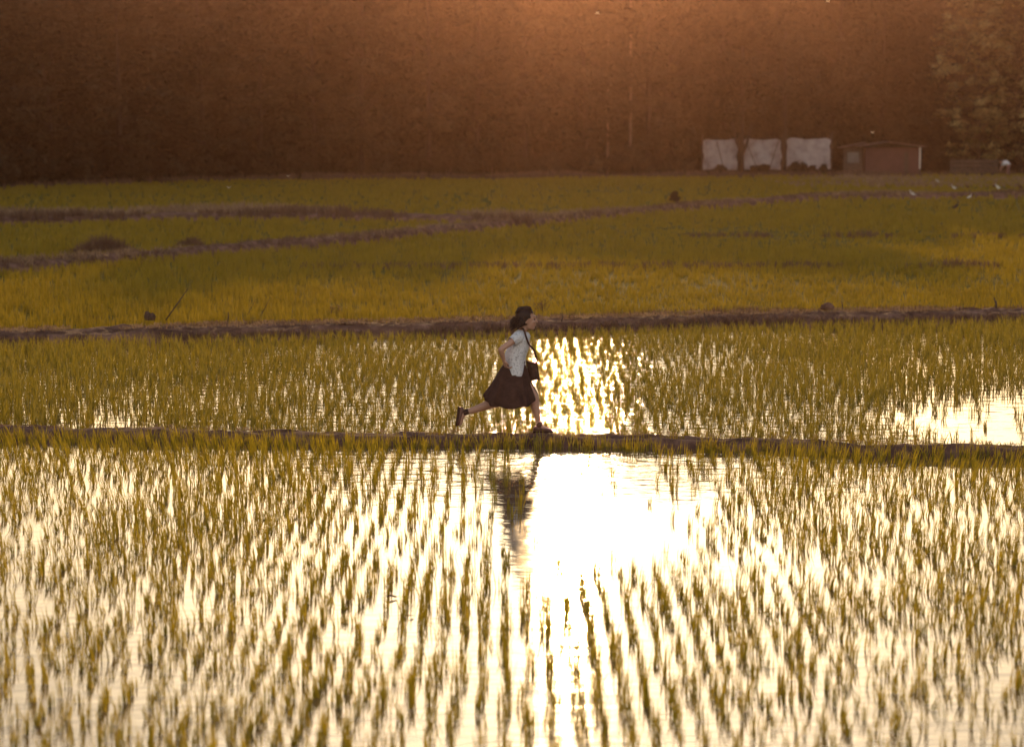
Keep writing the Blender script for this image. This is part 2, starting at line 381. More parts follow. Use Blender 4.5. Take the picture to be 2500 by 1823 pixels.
protos = []
for k in range(14):
    v, q = blades(np.zeros((1, 3)), 0.20, int(rng.integers(8, 13)), 0.0072, 0.15, spread=0.012)
    v[:, 2] -= 0.02
    protos.append(np_mesh("rice_plant", v, q))
    protos[-1].materials.append(M_rice_near)
for i in np.nonzero(first)[0]:
    o = bpy.data.objects.new("rice_plant", protos[int(rng.integers(14))]); C.objects.link(o)
    o.location = near[i]; s = float(rng.uniform(0.65, 1.15) * (1 + 0.25 * patch[i])); o.scale = (1, 1, s)
    lx = float(near[i][0]) * 0.045
    o.rotation_euler = (0, lx + rng.normal(0, 0.05), rng.uniform(0, 6.28))
    tag(o, "young green rice clump in the nearest rows of the bright flooded paddy", "rice plant", "nearest rice clumps standing in the bright water")

rest = near[~first]; pr = patch[~first]
rest = rest.copy(); rest[:, 2] = -0.02
bias = np.stack([rest[:, 0] * 0.045, np.zeros(len(rest))], 1)
v, q = blades(rest, 0.195 * (1 + 0.15 * np.clip((rest[:, 1] - 26) / 6, 0, 1)) * rng.uniform(0.45, 1.25, len(rest)) * (1 + 0.25 * pr), 9, 0.0070, 0.15, bias=bias, spread=0.014)
tag(link("rice_plants", np_mesh("rice_plants", v, q), M_rice_near), "rows of young rice in the nearest flooded paddy", "rice", kind="stuff")

far = lattice(-15.5, 15.5, lambda c: fa(c) + 0.5, lambda c: fb(c) - 1.05, 0.15, 0.17, 0.036, 0.05)
px, py, dep = project(far)
patch = np.array([nz(a * 0.35, b * 0.22, 4.0) for a, b, _ in far])
ss = lambda t: np.clip(t, 0, 1) ** 2 * (3 - 2 * np.clip(t, 0, 1))
# seedlings failed near the path at the right and in a small patch at the left: open water shows
thin = 0.78 * np.clip(ss((px - 1940) / 480) * ss((py - (1010 - 90 * ss((px - 1900) / 400))) / 70) + 0.75 * ss(1 - np.abs(px - 270) / 170) * ss((py - 990) / 30), 0, 1)
thin *= 1 + 0.8 * np.array([nz(a * 1.3, b * 0.4, 6.0) for a, b, _ in far])
side = np.clip(np.abs(px - 1400) / 1000, 0, 1.2)
keep = rng.uniform(0, 1, len(far)) > np.clip(0.12 - 0.3 * patch + 0.0 * np.exp(-((px - 1420) / 330) ** 2) + thin, 0.03, 0.93)
far = far[keep].copy(); side = side[keep]; patch = patch[keep]; far[:, 2] = -0.02
v, q = blades(far, (1 - 0.3 * np.clip(thin[keep], 0, 1)) * 0.215 * (0.82 + 0.35 * side) * rng.uniform(0.8, 1.12, len(far)) * (1 + 0.25 * patch), 8, 0.0095, 0.32, spread=0.017)
tag(link("rice_plants", np_mesh("rice_plants_b", v, q), M_rice), "dense rows of rice in the paddy behind the running woman", "rice", kind="stuff")

# rice edge growing along the front foot of the path
e = []
for c in np.arange(-9.5, 9.5, 0.045):
    if nz(c * 0.8, 1.0) > -0.35: e.append((c + rng.normal(0, 0.02), fa(c) - rng.uniform(0.30, 0.62), 0.0))
v, q = blades(np.array(e), 0.21 * rng.uniform(0.6, 1.15, len(e)), 8, 0.009, 0.3, spread=0.02)
tag(link("grass", np_mesh("grass", v, q), M_rice), "fringe of green blades along the front foot of the path", "grass", kind="stuff")

# ---------------------------------------------------------------- green field grass (shorter and coarser with distance)
def far_line(x): return np.interp(x, *interp_line(T_PTS, 0.05, -60, 60, 1.0))
def scatter_strip(y0, y1, xh, dens):
    nn = int((y1 - y0) * 2 * xh * dens)
    return np.stack([rng.uniform(-xh, xh, nn), rng.uniform(y0, y1, nn), np.zeros(nn)], 1)
parts_v, parts_q, off = [], [], 0
for (y0, y1, xh, dens, nb, hh, ww) in ((46, 62, 15, 26, 6, 0.23, 0.014), (62, 82, 18.5, 15, 6, 0.22, 0.018), (82, 115, 25, 7, 6, 0.22, 0.028), (115, 205, 41, 2.6, 6, 0.24, 0.05)):
    p = scatter_strip(y0, y1, xh, dens)
    yb = np.interp(p[:, 0], BX, BY); p = p[(p[:, 1] > yb + 0.95) & (p[:, 1] < far_line(p[:, 0]) + 1)]
    yc = np.interp(p[:, 0], CXs, CYs); p = p[np.abs(p[:, 1] - yc) > 1.3]
    yd = np.interp(p[:, 0], DXs, DYs); p = p[(np.abs(p[:, 1] - yd) > 1.3) | (p[:, 0] > 0.5)]
    pt = np.array([nz(a * 0.12, b * 0.06, 3.3) for a, b, _ in p])
    p[:, 2] = 0.03
    v, q = blades(p, hh * (1 + 0.7 * pt), nb, ww, 0.22, spread=0.05)
    parts_v.append(v); parts_q.append(q + off); off += len(v)
tag(link("grass", np_mesh("grass_b", np.concatenate(parts_v), np.concatenate(parts_q)), M_grass), "dense green grass covering the field behind the wide bank", "grass", kind="stuff")

def tufts(name, X, Y, z, width, per_m, h, mat, label, wob=0.5, nb=9, ww=0.012, lean=0.45, hn=0.8, thr=-0.3):
    P, Hh = [], []
    L = X[-1] - X[0]
    for _ in range(int(L * per_m)):
        x = rng.uniform(X[0], X[-1]); k = nz(x * wob, 8.0, width)
        if k < thr: continue
        P.append((x, float(np.interp(x, X, Y)) + rng.uniform(-0.5, 0.5) * width, z)); Hh.append(h * max(0.3, 1 + hn * k))
    v, q = blades(np.array(P), np.array(Hh), nb, ww, lean, spread=0.04)
    return tag(link(name, np_mesh(name, v, q), mat), label, "dry grass", kind="stuff")

sB = (BX > -22) & (BX < 22)
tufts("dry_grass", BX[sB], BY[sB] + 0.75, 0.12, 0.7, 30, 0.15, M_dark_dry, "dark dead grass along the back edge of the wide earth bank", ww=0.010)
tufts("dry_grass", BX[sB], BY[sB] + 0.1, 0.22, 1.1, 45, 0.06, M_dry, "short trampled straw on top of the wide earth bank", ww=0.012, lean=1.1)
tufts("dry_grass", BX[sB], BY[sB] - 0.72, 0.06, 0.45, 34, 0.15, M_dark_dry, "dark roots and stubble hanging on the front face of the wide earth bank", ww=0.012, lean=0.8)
sC = (CXs > -20) & (CXs < 40)
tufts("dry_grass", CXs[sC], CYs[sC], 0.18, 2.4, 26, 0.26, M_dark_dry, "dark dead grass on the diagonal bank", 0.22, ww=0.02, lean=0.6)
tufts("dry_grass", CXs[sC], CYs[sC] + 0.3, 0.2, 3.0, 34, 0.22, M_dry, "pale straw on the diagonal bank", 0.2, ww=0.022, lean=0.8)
sD = (DXs > -26)
tufts("dry_grass", DXs[sD], DYs[sD] - 0.6, 0.18, 2.0, 26, 0.38, M_dark_dry, "dark dead grass on the far left bank", 0.2, ww=0.026, lean=0.5)
tufts("dry_grass", DXs[sD], DYs[sD] + 3.0, 0.12, 5.0, 34, 0.42, M_dry, "tall pale dry grass behind the far left bank", 0.12, ww=0.04, lean=0.6, hn=1.2, thr=-0.2)
sA = (AX > -9) & (AX < 9)
tufts("dry_grass", AX[sA], AY[sA] + 0.25, 0.1, 0.35, 12, 0.05, M_dry, "short straw on the back edge of the muddy path", ww=0.007, lean=1.0)
tufts("grass", AX[sA], AY[sA] + 0.1, 0.08, 0.5, 9, 0.09, M_grass, "short green tufts growing on the muddy path", ww=0.006, lean=0.5, thr=0.0)["kind"] = "stuff"
tx, ty = interp_line(T_PTS, 0.05, -45, 48, 0.5)
tufts("dry_grass", tx, ty - 1.0, 0.05, 5.0, 22, 0.45, M_dark_dry, "dark weeds along the foot of the forest", 0.2, ww=0.04, lean=0.5, thr=-0.5)
xr = np.arange(16, 42, 0.5); yr = np.full(len(xr), 175.0)
tufts("dry_grass", xr, yr, 0.05, 28.0, 60, 0.3, M_dry, "brownish stubble before the hut", 0.2, ww=0.04, lean=0.6, thr=-0.6)
# sparse dark streaks of weeds in the green field
for k, (pts, lab) in enumerate((([(750, 652), (1200, 650), (1800, 652), (2600, 650)], "thin dark line of weeds crossing the middle of the green field"), ([(1650, 576), (2100, 577), (2600, 578)], "thin dark line of weeds in the right of the green field"))):
    X, Y = interp_line(pts, 0.1, ground(*pts[0]).x, ground(*pts[-1]).x, 0.3)
    tufts("dry_grass", X, Y, 0.05, 0.9, 16, 0.2, M_dark_dry, lab, 0.5, ww=0.016, lean=0.5, thr=-0.1)

# ---------------------------------------------------------------- tube / lathe helpers
def tube_geo(pts, rad, seg=8, flat=None, cap=True):
    """tapered tube along a polyline; flat = (scale across, up vector) for ribbons"""
    pts = [Vector(p) for p in pts]; n = len(pts); V, Fc = [], []
    prev = None
    for i, p in enumerate(pts):
        t = (pts[min(i + 1, n - 1)] - pts[max(i - 1, 0)]).normalized()
        if prev is None: a = t.orthogonal().normalized()
        else: a = (prev - t * prev.dot(t)).normalized()
        prev = a; b = t.cross(a); r = rad[i] if hasattr(rad, '__len__') else rad
        for k in range(seg):
            g = 2 * math.pi * k / seg
            V.append(p + a * math.cos(g) * r + b * math.sin(g) * r)
    for i in range(n - 1):
        for k in range(seg):
            k2 = (k + 1) % seg
            Fc.append((i * seg + k, i * seg + k2, (i + 1) * seg + k2, (i + 1) * seg + k))
    if cap:
        Fc.append(tuple(range(seg))[::-1]); Fc.append(tuple((n - 1) * seg + k for k in range(seg)))
    return V, Fc

def join_geo(parts):
    V, Fc = [], []
    for v, f in parts:
        o = len(V); V += list(v); Fc += [tuple(i + o for i in q) for q in f]
    return V, Fc

def box_geo(x0, x1, y0, y1, z0, z1):
    V = [(x0, y0, z0), (x1, y0, z0), (x1, y1, z0), (x0, y1, z0), (x0, y0, z1), (x1, y0, z1), (x1, y1, z1), (x0, y1, z1)]
    return V, [(0, 3, 2, 1), (4, 5, 6, 7), (0, 1, 5, 4), (1, 2, 6, 5), (2, 3, 7, 6), (3, 0, 4, 7)]

# ---------------------------------------------------------------- trees
def leaf_cloud(centres, radii, per, size, r):
    N = len(centres); c = np.repeat(centres, per, axis=0); rr = np.repeat(radii, per)
    d = r.normal(0, 1, (N * per, 3)); d /= np.linalg.norm(d, axis=1)[:, None]
    p = c + d * (rr * r.uniform(0, 1, N * per) ** 0.45)[:, None] * np.array([1, 1, 0.75])
    a = r.normal(0, 1, (N * per, 3)); a /= np.linalg.norm(a, axis=1)[:, None]
    b = np.cross(a, r.normal(0, 1, (N * per, 3))); b /= np.linalg.norm(b, axis=1)[:, None]
    s = (size * r.uniform(0.6, 1.4, N * per))[:, None]
    V = np.stack([p - a * s - b * s * 0.1, p + b * s * 0.42, p + a * s, p - b * s * 0.42], 1)
    k = (np.arange(N * per) * 4)[:, None]
    return V.reshape(-1, 3), (k + np.array([[0, 1, 2, 3]])).reshape(-1, 4)

def make_tree(height, cr, base, seed, clumps=62, per=125, size=0.24, trunk_r=0.2, crad=0.3):
    r = np.random.default_rng(seed); cen, rad, geo = [], [], []
    lean = r.normal(0, 0.35, 2)
    tp = [(lean[0] * t * t, lean[1] * t * t, height * 0.96 * t) for t in np.linspace(0, 1, 9)]
    geo.append(tube_geo(tp, [trunk_r * (1 - 0.85 * t) + 0.02 for t in np.linspace(0, 1, 9)], 8))
    for _ in range(clumps):
        t = r.uniform(0, 1) ** 0.8; z = base + (height - base) * t
        prof = (math.sin(math.pi * (0.12 + 0.80 * t)) ** 0.7) * r.uniform(0.35, 1.05)
        a = r.uniform(0, 6.28); rr = cr * prof
        cx, cy = lean[0] * (z / height) ** 2 + math.cos(a) * rr, lean[1] * (z / height) ** 2 + math.sin(a) * rr
        cen.append((cx, cy, z)); rad.append(r.uniform(0.55, 1.15) * cr * crad)
        if r.uniform() < 0.4:
            zb = z - rr * 0.6; tb = max(0.05, zb / height)
            s0 = (lean[0] * tb * tb, lean[1] * tb * tb, zb)
            geo.append(tube_geo([s0, ((s0[0] + cx) / 2, (s0[1] + cy) / 2, (zb + z) / 2 + 0.15), (cx, cy, z)], [0.07, 0.045, 0.015], 5))
    v, q = leaf_cloud(np.array(cen), np.array(rad), per, size, r)
    crown = np_mesh("crown", v, q)
    tv, tf = join_geo(geo); trunk = py_mesh("trunk", tv, tf, True)
    return trunk, crown

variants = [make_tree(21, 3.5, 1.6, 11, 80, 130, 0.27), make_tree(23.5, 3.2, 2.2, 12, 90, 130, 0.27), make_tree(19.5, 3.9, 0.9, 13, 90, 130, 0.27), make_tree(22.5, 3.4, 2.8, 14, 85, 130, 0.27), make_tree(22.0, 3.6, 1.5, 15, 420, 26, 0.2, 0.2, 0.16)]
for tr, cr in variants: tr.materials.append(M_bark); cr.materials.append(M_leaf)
# how high the wood stands, read from where the sky begins in its reflection
HP = ([-200, 0, 160, 380, 450, 900, 1150, 1300, 1400, 1500, 1700, 1900, 2080, 2360, 2500, 2800], [14.5, 14.5, 13.2, 13.0, 15.8, 18.6, 20.3, 18.8, 17.0, 19.4, 19.6, 17.4, 15.2, 13.8, 14.3, 15])
VH = (21.6, 24.2, 20.2, 23.2, 22.6)
def wood_height(x, y): return float(np.interp(CX + F * x / y, *HP))
def place_tree(x, y, k, s, label, group=None, leafmat=None, barkmat=None, name="tree"):
    h_ = wood_height(x, y) * s
    t = empty(name, (x, y, -0.05), label, "tree", group, rng.uniform(0, 6.28)); t.scale = (0.92, 0.92, h_ / VH[k])
    for nm, src in (("trunk", variants[k][0]), ("crown", variants[k][1])):
        o = link(nm, src, parent=t)
        mm = barkmat if nm == "trunk" else leafmat
        if mm is not None:
            o.material_slots[0].link = 'OBJECT'; o.material_slots[0].material = mm
    return t
GRP = "forest trees in the dark wood behind the field"
TX, TY = interp_line(T_PTS, 0.05, -75, 80, 1.0)
for row in range(4):
    x = -52.0 + row * 1.3
    while x < 58:
        y = float(np.interp(x, TX, TY)) + 3.2 + row * 5.0 + rng.uniform(-1.2, 1.2)
        s = (0.96 + 0.025 * row) * rng.uniform(0.86, 1.05)
        clear = row == 0 and 12.0 < x < 31.0
        if not clear:
            lab = "tall dark tree standing among others in the brown hazy wood"
            place_tree(x, y, int(rng.integers(4)), s, lab, GRP)
        x += rng.uniform(3.0, 4.4) + row * 0.3
# the wood behind the first rows of trees reads as one mass
r = np.random.default_rng(21); nn = 5200
fxs = r.uniform(-75, 85, nn); fys = np.interp(fxs, TX, TY) + r.uniform(24, 42, nn); fzs = r.uniform(0, 1, nn) ** 0.9 * (np.array([wood_height(a, b) for a, b in zip(fxs, fys)]) - 1.0)
v, q = leaf_cloud(np.stack([fxs, fys, fzs], 1), np.full(nn, 1.7), 70, 0.42, r)
nu = 1500; uxs = r.uniform(-70, 80, nu); uys = np.interp(uxs, TX, TY) + r.uniform(6.5, 12, nu)
v2, q2 = leaf_cloud(np.stack([uxs, uys, r.uniform(0, 6.5, nu)], 1), np.full(nu, 1.2), 50, 0.34, r)
v, q = np.concatenate([v, v2]), np.concatenate([q, q2 + len(v)])
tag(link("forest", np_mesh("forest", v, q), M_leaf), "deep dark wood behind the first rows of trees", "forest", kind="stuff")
# pale trees in the upper right corner, sunlight painted into their leaf colour
for (pxx, dy, k, s, lab) in ((2385, -1.0, 4, 1.0, "tree with foliage coloured pale yellow as if sunlit left of the top right corner"), (2475, -2.0, 4, 0.98, "tree with drooping foliage coloured yellowish as if sunlit in the top right corner")):
    g_ = ground(pxx, 428, 0.05); place_tree(g_.x, g_.y + dy, k, s, lab, None, M_leaf_painted_sun)

# slender pale trunks that show before the dark wood
def bare_trunk(x, y, h, r0, mat, label, name="tree", fork=0, lean=0.0):
    t = empty(name, (x, y, -0.05), label, "tree")
    geo = [tube_geo([(lean * k, 0, h * k) for k in np.linspace(0, 1, 8)], [r0 * (1 - 0.5 * k) for k in np.linspace(0, 1, 8)], 8)]
    for sgn in ([-1, 1] if fork else []):
        geo.append(tube_geo([(0, 0, fork), (sgn * 0.35, 0, fork + 0.8), (sgn * 0.7, 0.1, fork + 2.2)], [r0 * 0.85, r0 * 0.6, r0 * 0.3], 7))
    v, f = join_geo(geo); link("trunk", py_mesh("trunk", v, f, True), mat, t)
    r = np.random.default_rng(int(abs(x) * 10)); cs = np.stack([r.normal(lean, 1.1, 26), r.normal(0, 1.0, 26), r.uniform(h * 0.45, h * 1.04, 26)], 1)
    v, q = leaf_cloud(cs, np.full(26, 0.8), 90, 0.22, r); link("crown", np_mesh("crown", v, q), M_leaf, t)
    return t
for (pxx, pyy, h, r0, mt, lab, fk) in ((1538, 434, 13, 0.11, M_pale_bark, "slender pale trunked tree before the dark wood, left of the white sheets", 0),
                                   (1483, 434, 11, 0.09, M_pale_bark, "thinner pale trunked tree before the dark wood, farther left of the white sheets", 0),
                                   (1810, 431.5, 9, 0.17, M_bark, "dark forked tree between the first and second white sheets", 1.6),
                                   (1914, 431.5, 10, 0.16, M_bark, "straight dark tree between the second and third white sheets", 0)):
    g_ = ground(pxx, pyy, 0.0); bare_trunk(g_.x, g_.y - 0.3, h, r0, mt, lab, fork=fk)

def shrub(px, py, wid, hei, label, mat=M_leaf, name="shrub", seed=1, leaf=0.13, dens=1.0, twig=False, cat="shrub", group=None, dy=0.0):
    r = np.random.default_rng(seed); g_ = ground(px, py, 0.02)
    t = empty(name, (g_.x, g_.y + dy, g_.z - 0.03), label, cat, group)
    geo, cs = [], []
    for _ in range(14):
        a = r.uniform(-1, 1); e = (a * wid / 2, r.uniform(-0.25, 0.25) * wid, hei * (1 - 0.55 * a * a) * r.uniform(0.6, 1.0))
        geo.append(tube_geo([(a * wid * 0.12, 0, 0), (e[0] * 0.55, e[1] * 0.5, e[2] * 0.55), e], [0.02 * hei + 0.004, 0.012 * hei + 0.003, 0.003], 5)); cs.append(e); cs.append((e[0] * 0.7, e[1] * 0.7, e[2] * 0.6))
    v, f = join_geo(geo); link("stem", py_mesh("stem", v, f), M_wood, t)
    v, q = leaf_cloud(np.array(cs), np.full(len(cs), min(wid, hei) * (0.16 if twig else 0.26)), int((18 if twig else 60) * dens), leaf, r)
    v[:, 2] = np.maximum(v[:, 2], 0.0); link("foliage", np_mesh("foliage", v, q), mat, t)
    return t
for i, pxx in enumerate(range(-60, 2580, 105)):
    if 1690 < pxx < 2270: continue
    yy = float(np.interp(pxx, [p[0] for p in T_PTS], [p[1] for p in T_PTS]))
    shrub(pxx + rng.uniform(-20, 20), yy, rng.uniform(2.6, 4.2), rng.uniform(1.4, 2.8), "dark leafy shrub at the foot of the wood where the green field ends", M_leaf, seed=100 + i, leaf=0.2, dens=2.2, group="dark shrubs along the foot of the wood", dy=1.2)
# shrubs and saplings in front of the white sheets
for (pxx, wd, he, lab) in ((1858, 2.6, 0.75, "dark low shrub heaped in front of the second white sheet"), (1952, 1.5, 1.0, "dark rounded shrub at the left foot of the third white sheet"),
                           (1984, 0.5, 0.8, "small dark sapling before the middle of the third white sheet"), (2010, 0.5, 0.95, "small dark sapling before the right part of the third white sheet"),
                           (1758, 1.0, 0.8, "thin dark shrub before the first white sheet")):
    shrub(pxx, 431.5, wd, he, lab, M_leaf, seed=int(pxx), leaf=0.1, dens=1.6)
# the dead brush clump and lone bushes in the fields
def brush(px, py, wid, hei, label, seed, count):
    r = np.random.default_rng(seed); g_ = ground(px, py, 0.1); a = r.normal(0, 0.26, count) * wid
    p = np.stack([a, r.normal(0, 0.12, count) * wid, np.zeros(count)], 1)
    hh = hei * np.exp(-(a / (0.42 * wid)) ** 2) * r.uniform(0.5, 1.05, count) + 0.06
    v, q = blades(p, hh, 7, 0.016, 0.5, spread=0.05, r=r)
    tag(link("bush", np_mesh("bush", v, q), M_dark_dry, loc=(g_.x, g_.y, 0.08)), label, "bush")
brush(255, 622, 1.9, 0.60, "wide dark clump of dead brush on the diagonal bank at the left", 5, 420)
brush(465, 606, 0.9, 0.36, "small dark clump of dead brush right of the wide one on the diagonal bank", 6, 150)
shrub(1648, 499, 0.34, 0.60, "lone dark bush standing up from the bank before the wood", M_leaf, "bush", 7, 0.05, 5.0, cat="bush")
shrub(1326, 768, 0.5, 0.30, "wispy reddish brown weed behind the running woman's head", M_dark_dry, "weed", 8, 0.010, 0.8, True, cat="weed", dy=0.4)
shrub(814, 778, 0.28, 0.30, "thin twiggy dead weed on the wide bank left of the running woman", M_dark_dry, "weed", 9, 0.014, 0.5, True, cat="weed", dy=0.3)
shrub(205, 790, 0.5, 0.14, "low dark weed at the back edge of the wide bank on the left", M_dark_dry, "weed", 10, 0.02, 2.5, True, cat="weed", dy=0.5)

# ---------------------------------------------------------------- sticks, stakes, clods on the wide bank
def stick(px0, py0, px1, py1, z, r0, label, cat="stick", name="stick", mat=M_wood):
    a = ground(px0, py0, z); d = a.y
    top = Vector(((px1 - CX) / F * d, a.y + 0.12, 0)); top.z = z + (py0 - py1) / F * d
    m_ = (a + top) / 2 + Vector((0.015, 0, -0.012))
    v, f = tube_geo([Vector((0, 0, -0.06)), m_ - a, top - a], [r0, r0 * 0.85, r0 * 0.4], 7)
    return tag(link(name, py_mesh(name, v, f, True), mat, loc=a), label, cat)
stick(404, 774, 457, 704, 0.24, 0.013, "long dry stick leaning to the right beside the two dark clods")
stick(636, 764, 657, 727, 0.2, 0.007, "thin dry stick leaning right behind the wide bank, farthest right of three", "stick")
stick(603, 762, 622, 730, 0.2, 0.005, "thinnest dry stick leaning right behind the wide bank, in the middle of three", "stick")
stick(1323, 742, 1371, 712, 0.2, 0.004, "fine stalk leaning right just behind the running woman's head", "stick")
stick(554, 786, 554, 762, 0.24, 0.013, "short upright dark stake left of centre on the wide bank", "stake", "stake")
stick(1727, 801, 1720, 764, 0.05, 0.024, "dark stake leaning against the front of the wide bank right of the woman", "stake", "stake")
stick(1370, 783, 1372, 766, 0.2, 0.014, "short dark stake on the front of the wide bank just right of the woman", "stake", "stake")
stick(2057, 752, 2056, 734, 0.24, 0.012, "short thin stake on the wide bank right of the round clod", "stake", "stake")
stick(2433, 750, 2431, 728, 0.24, 0.022, "short thick stake on the wide bank near the right edge", "stake", "stake")

def clod(px, py, z, w_, h_, label, name="clod", mat=M_mud, lumps=1):
    g_ = ground(px, py, z); bm = bmesh.new()
    for k in range(lumps):
        r_ = bmesh.ops.create_icosphere(bm, subdivisions=3, radius=1)["verts"]
        for v in r_:
            n_ = 1 + 0.22 * nz(v.co.x * 1.7 + px + k * 3, v.co.y * 1.7, v.co.z * 1.7) + 0.08 * nz(v.co.x * 6, v.co.y * 6 + k, v.co.z * 6)
            v.co = Vector((v.co.x * w_ / 2 * n_ + (k - (lumps - 1) / 2) * w_ * 0.7, v.co.y * w_ / 2 * n_, max(-0.03, v.co.z * h_ * n_ * (1 if k % 2 == 0 else 0.72) + h_ * 0.2)))
    return tag(link(name, bm_mesh(name, bm, True), mat, loc=(g_.x, g_.y, g_.z)), label, "clod of earth")
M_clod = solid_mat("dark wet clod", [(0.3, (0.06, 0.036, 0.028)), (0.7, (0.11, 0.066, 0.05))], 8.0, 0.9, 0.1, 0.01)
clod(366, 778, 0.24, 0.12, 0.11, "pair of small dark clods side by side on the wide bank at the left", mat=M_clod, lumps=2)
clod(2020, 752, 0.26, 0.24, 0.085, "rounded brown clod on the back edge of the wide bank at the right", lumps=1)

# dead leaves on the near water
def dead_leaf(px, py, s, rz, label):
    g_ = ground(px, py, 0.012); V, Fc = [], []
    nn = 9
    for i in range(nn):
        t = i / (nn - 1); wv = math.sin(math.pi * min(1, t * 0.93 + 0.05)) * 0.32 * s
        zc = 0.05 * s * math.sin(t * 5)
        V += [((t - 0.5) * s, -wv, zc + 0.12 * s), ((t - 0.5) * s, 0, zc), ((t - 0.5) * s, wv, zc + 0.10 * s)]
    for i in range(nn - 1):
        Fc += [(i * 3, i * 3 + 1, i * 3 + 4, i * 3 + 3), (i * 3 + 1, i * 3 + 2, i * 3 + 5, i * 3 + 4)]
    o = link("dead_leaf", py_mesh("dead_leaf", V, Fc, True), M_dead_leaf, loc=g_); o.rotation_euler = (0.15, 0, rz)
    so = o.modifiers.new("thickness", 'SOLIDIFY'); so.thickness = 0.0015
    return tag(o, label, "leaf")
dead_leaf(957, 1457, 0.085, 0.1, "brown dead leaf floating on the bright water below the running woman's reflection")
dead_leaf(1004, 1503, 0.055, 0.9, "smaller brown dead leaf floating just right and below the larger one")

# ---------------------------------------------------------------- white sheets and hut under the trees
def at(px, py_base, py, dy=0.0):
    """world x, y for a thing whose foot is seen at py_base, and the height at which row py falls"""
    g_ = ground(px, py_base, 0.05); d = g_.y
    return g_.x, d + dy, 0.05 + (py_base - py) / F * d
def sheet(px0, px1, pyt, pyb, label, crumple, seed):
    x0, y, zt = at(px0, 430, pyt); x1, _, _ = at(px1, 430, pyt); _, _, zb = at(px0, 430, pyb)
    nx, nzz = 44, 24; V = []
    t = empty("tarpaulin", ((x0 + x1) / 2, y + 0.6, 0.0), label, "tarpaulin", "white sheets hung under the trees")
    for j in range(nzz):
        for i in range(nx):
            u, v = i / (nx - 1), j / (nzz - 1)
            sag = 0.16 * math.sin(math.pi * u) * v
            d_ = 0.06 * math.sin(u * 22 + seed) * crumple * (0.4 + 0.6 * (1 - u)) + 0.05 * nz(u * 5, v * 4, seed) + 0.03 * nz(u * 16, v * 9, seed)
            edge = 0.16 * nz(v * 3.5, seed * 2.0) * (1 if u < 0.5 else -1) * (abs(u - 0.5) > 0.42)
            cr_ = 0.22 * max(0, 1 - min(u, 1 - u) / 0.16) ** 2 * v ** 3      # slack, drooping top corners
            sag += cr_ + 0.06 * nz(u * 3.1, seed * 3) * v
            V.append(((x0 - x1) / 2 + u * (x1 - x0) + edge, d_, zb + (zt - zb) * v - sag + 0.05 * nz(u * 4, seed) * (1 - v)))
    Fc = [(j * nx + i, j * nx + i + 1, (j + 1) * nx + i + 1, (j + 1) * nx + i) for j in range(nzz - 1) for i in range(nx - 1)]
    o = link("sheet", py_mesh("sheet", V, Fc, True), M_tarp, t); so = o.modifiers.new("thickness", 'SOLIDIFY'); so.thickness = 0.006
    for xx in ((x0 - x1) / 2 - 0.07, (x1 - x0) / 2 + 0.07):
        v, f = tube_geo([(xx, 0.05, -0.1), (xx + 0.02, 0.05, zt + 0.25)], [0.05, 0.04], 8); link("post", py_mesh("post", v, f, True), M_wood, t)
sheet(1718, 1801, 338, 416, "left white sheet hung under the trees, crumpled in folds at its left side", 1.0, 1.0)
sheet(1816, 1908, 337, 415, "middle white sheet hung under the trees with two thin poles crossing it", 0.15, 2.0)
sheet(1922, 2029, 335, 414, "right white sheet hung under the trees, the smoothest and brightest", 0.1, 3.0)
for (xa, ya, xb_, yb_, lab) in ((1845, 402, 1824, 352, "thin pole slanting across the left half of the middle white sheet"), (1882, 405, 1900, 348, "thin pole slanting across the right half of the middle white sheet"), (1765, 404, 1750, 345, "thin pole slanting across the left white sheet")):
    x0, y0, z0 = at(xa, 430, ya, 0.35); x1, _, z1 = at(xb_, 430, yb_, 0.35)
    ext = (z0 + 0.1) / (z1 - z0); foot = Vector((x0 - (x1 - x0) * ext, y0, -0.1))
    v, f = tube_geo([Vector((0, 0, 0)), Vector((x1, y0, z1)) - foot], [0.035, 0.025], 7)
    tag(link("pole", py_mesh("pole", v, f, True), M_wood, loc=foot), lab, "pole")

hx0, hy, hzt = at(2112, 430, 362); hx1, _, _ = at(2247, 430, 362)
hut = empty("hut", ((hx0 + hx1) / 2, hy, 0.0), "small dark red brown hut with a sloping tin roof right of the white sheets", "hut")
hw = (hx1 - hx0) / 2
def hobj(nm, geo, mat, par=hut):
    v, f = geo; return link(nm, py_mesh(nm, v, f), mat, par)
dx0, dx1 = at(2207, 430, 400)[0] - hut.location.x, at(2218, 430, 400)[0] - hut.location.x
hobj("wall", join_geo([box_geo(-hw, dx0, 0, 0.1, -0.05, hzt), box_geo(dx1, hw, 0, 0.1, -0.05, hzt), box_geo(dx0, dx1, 0, 0.1, hzt - 0.25, hzt), box_geo(-hw, -hw + 0.1, 0.1, 2.8, -0.05, hzt), box_geo(hw - 0.1, hw, 0.1, 2.8, -0.05, hzt), box_geo(-hw + 0.1, hw - 0.1, 2.7, 2.8, -0.05, hzt)] + [box_geo(-hw + 0.3 * k + 0.002, -hw + 0.3 * k + 0.03, -0.02, 0.0, 0.0, hzt - 0.1) for k in range(1, 9)]), M_red)
hobj("door", box_geo(dx0 + 0.02, dx1 - 0.02, 0.06, 0.09, 0.0, hzt - 0.28), M_wood)
def roof_slab(xa, za, xb, zb, ya, yb, th):
    return [(xa, ya, za), (xb, ya, zb), (xb, yb, zb), (xa, yb, za), (xa, ya, za + th), (xb, ya, zb + th), (xb, yb, zb + th), (xa, yb, za + th)], [(0, 3, 2, 1), (4, 5, 6, 7), (0, 1, 5, 4), (1, 2, 6, 5), (2, 3, 7, 6), (3, 0, 4, 7)]
rx = at(2170, 430, 338)[0] - hut.location.x
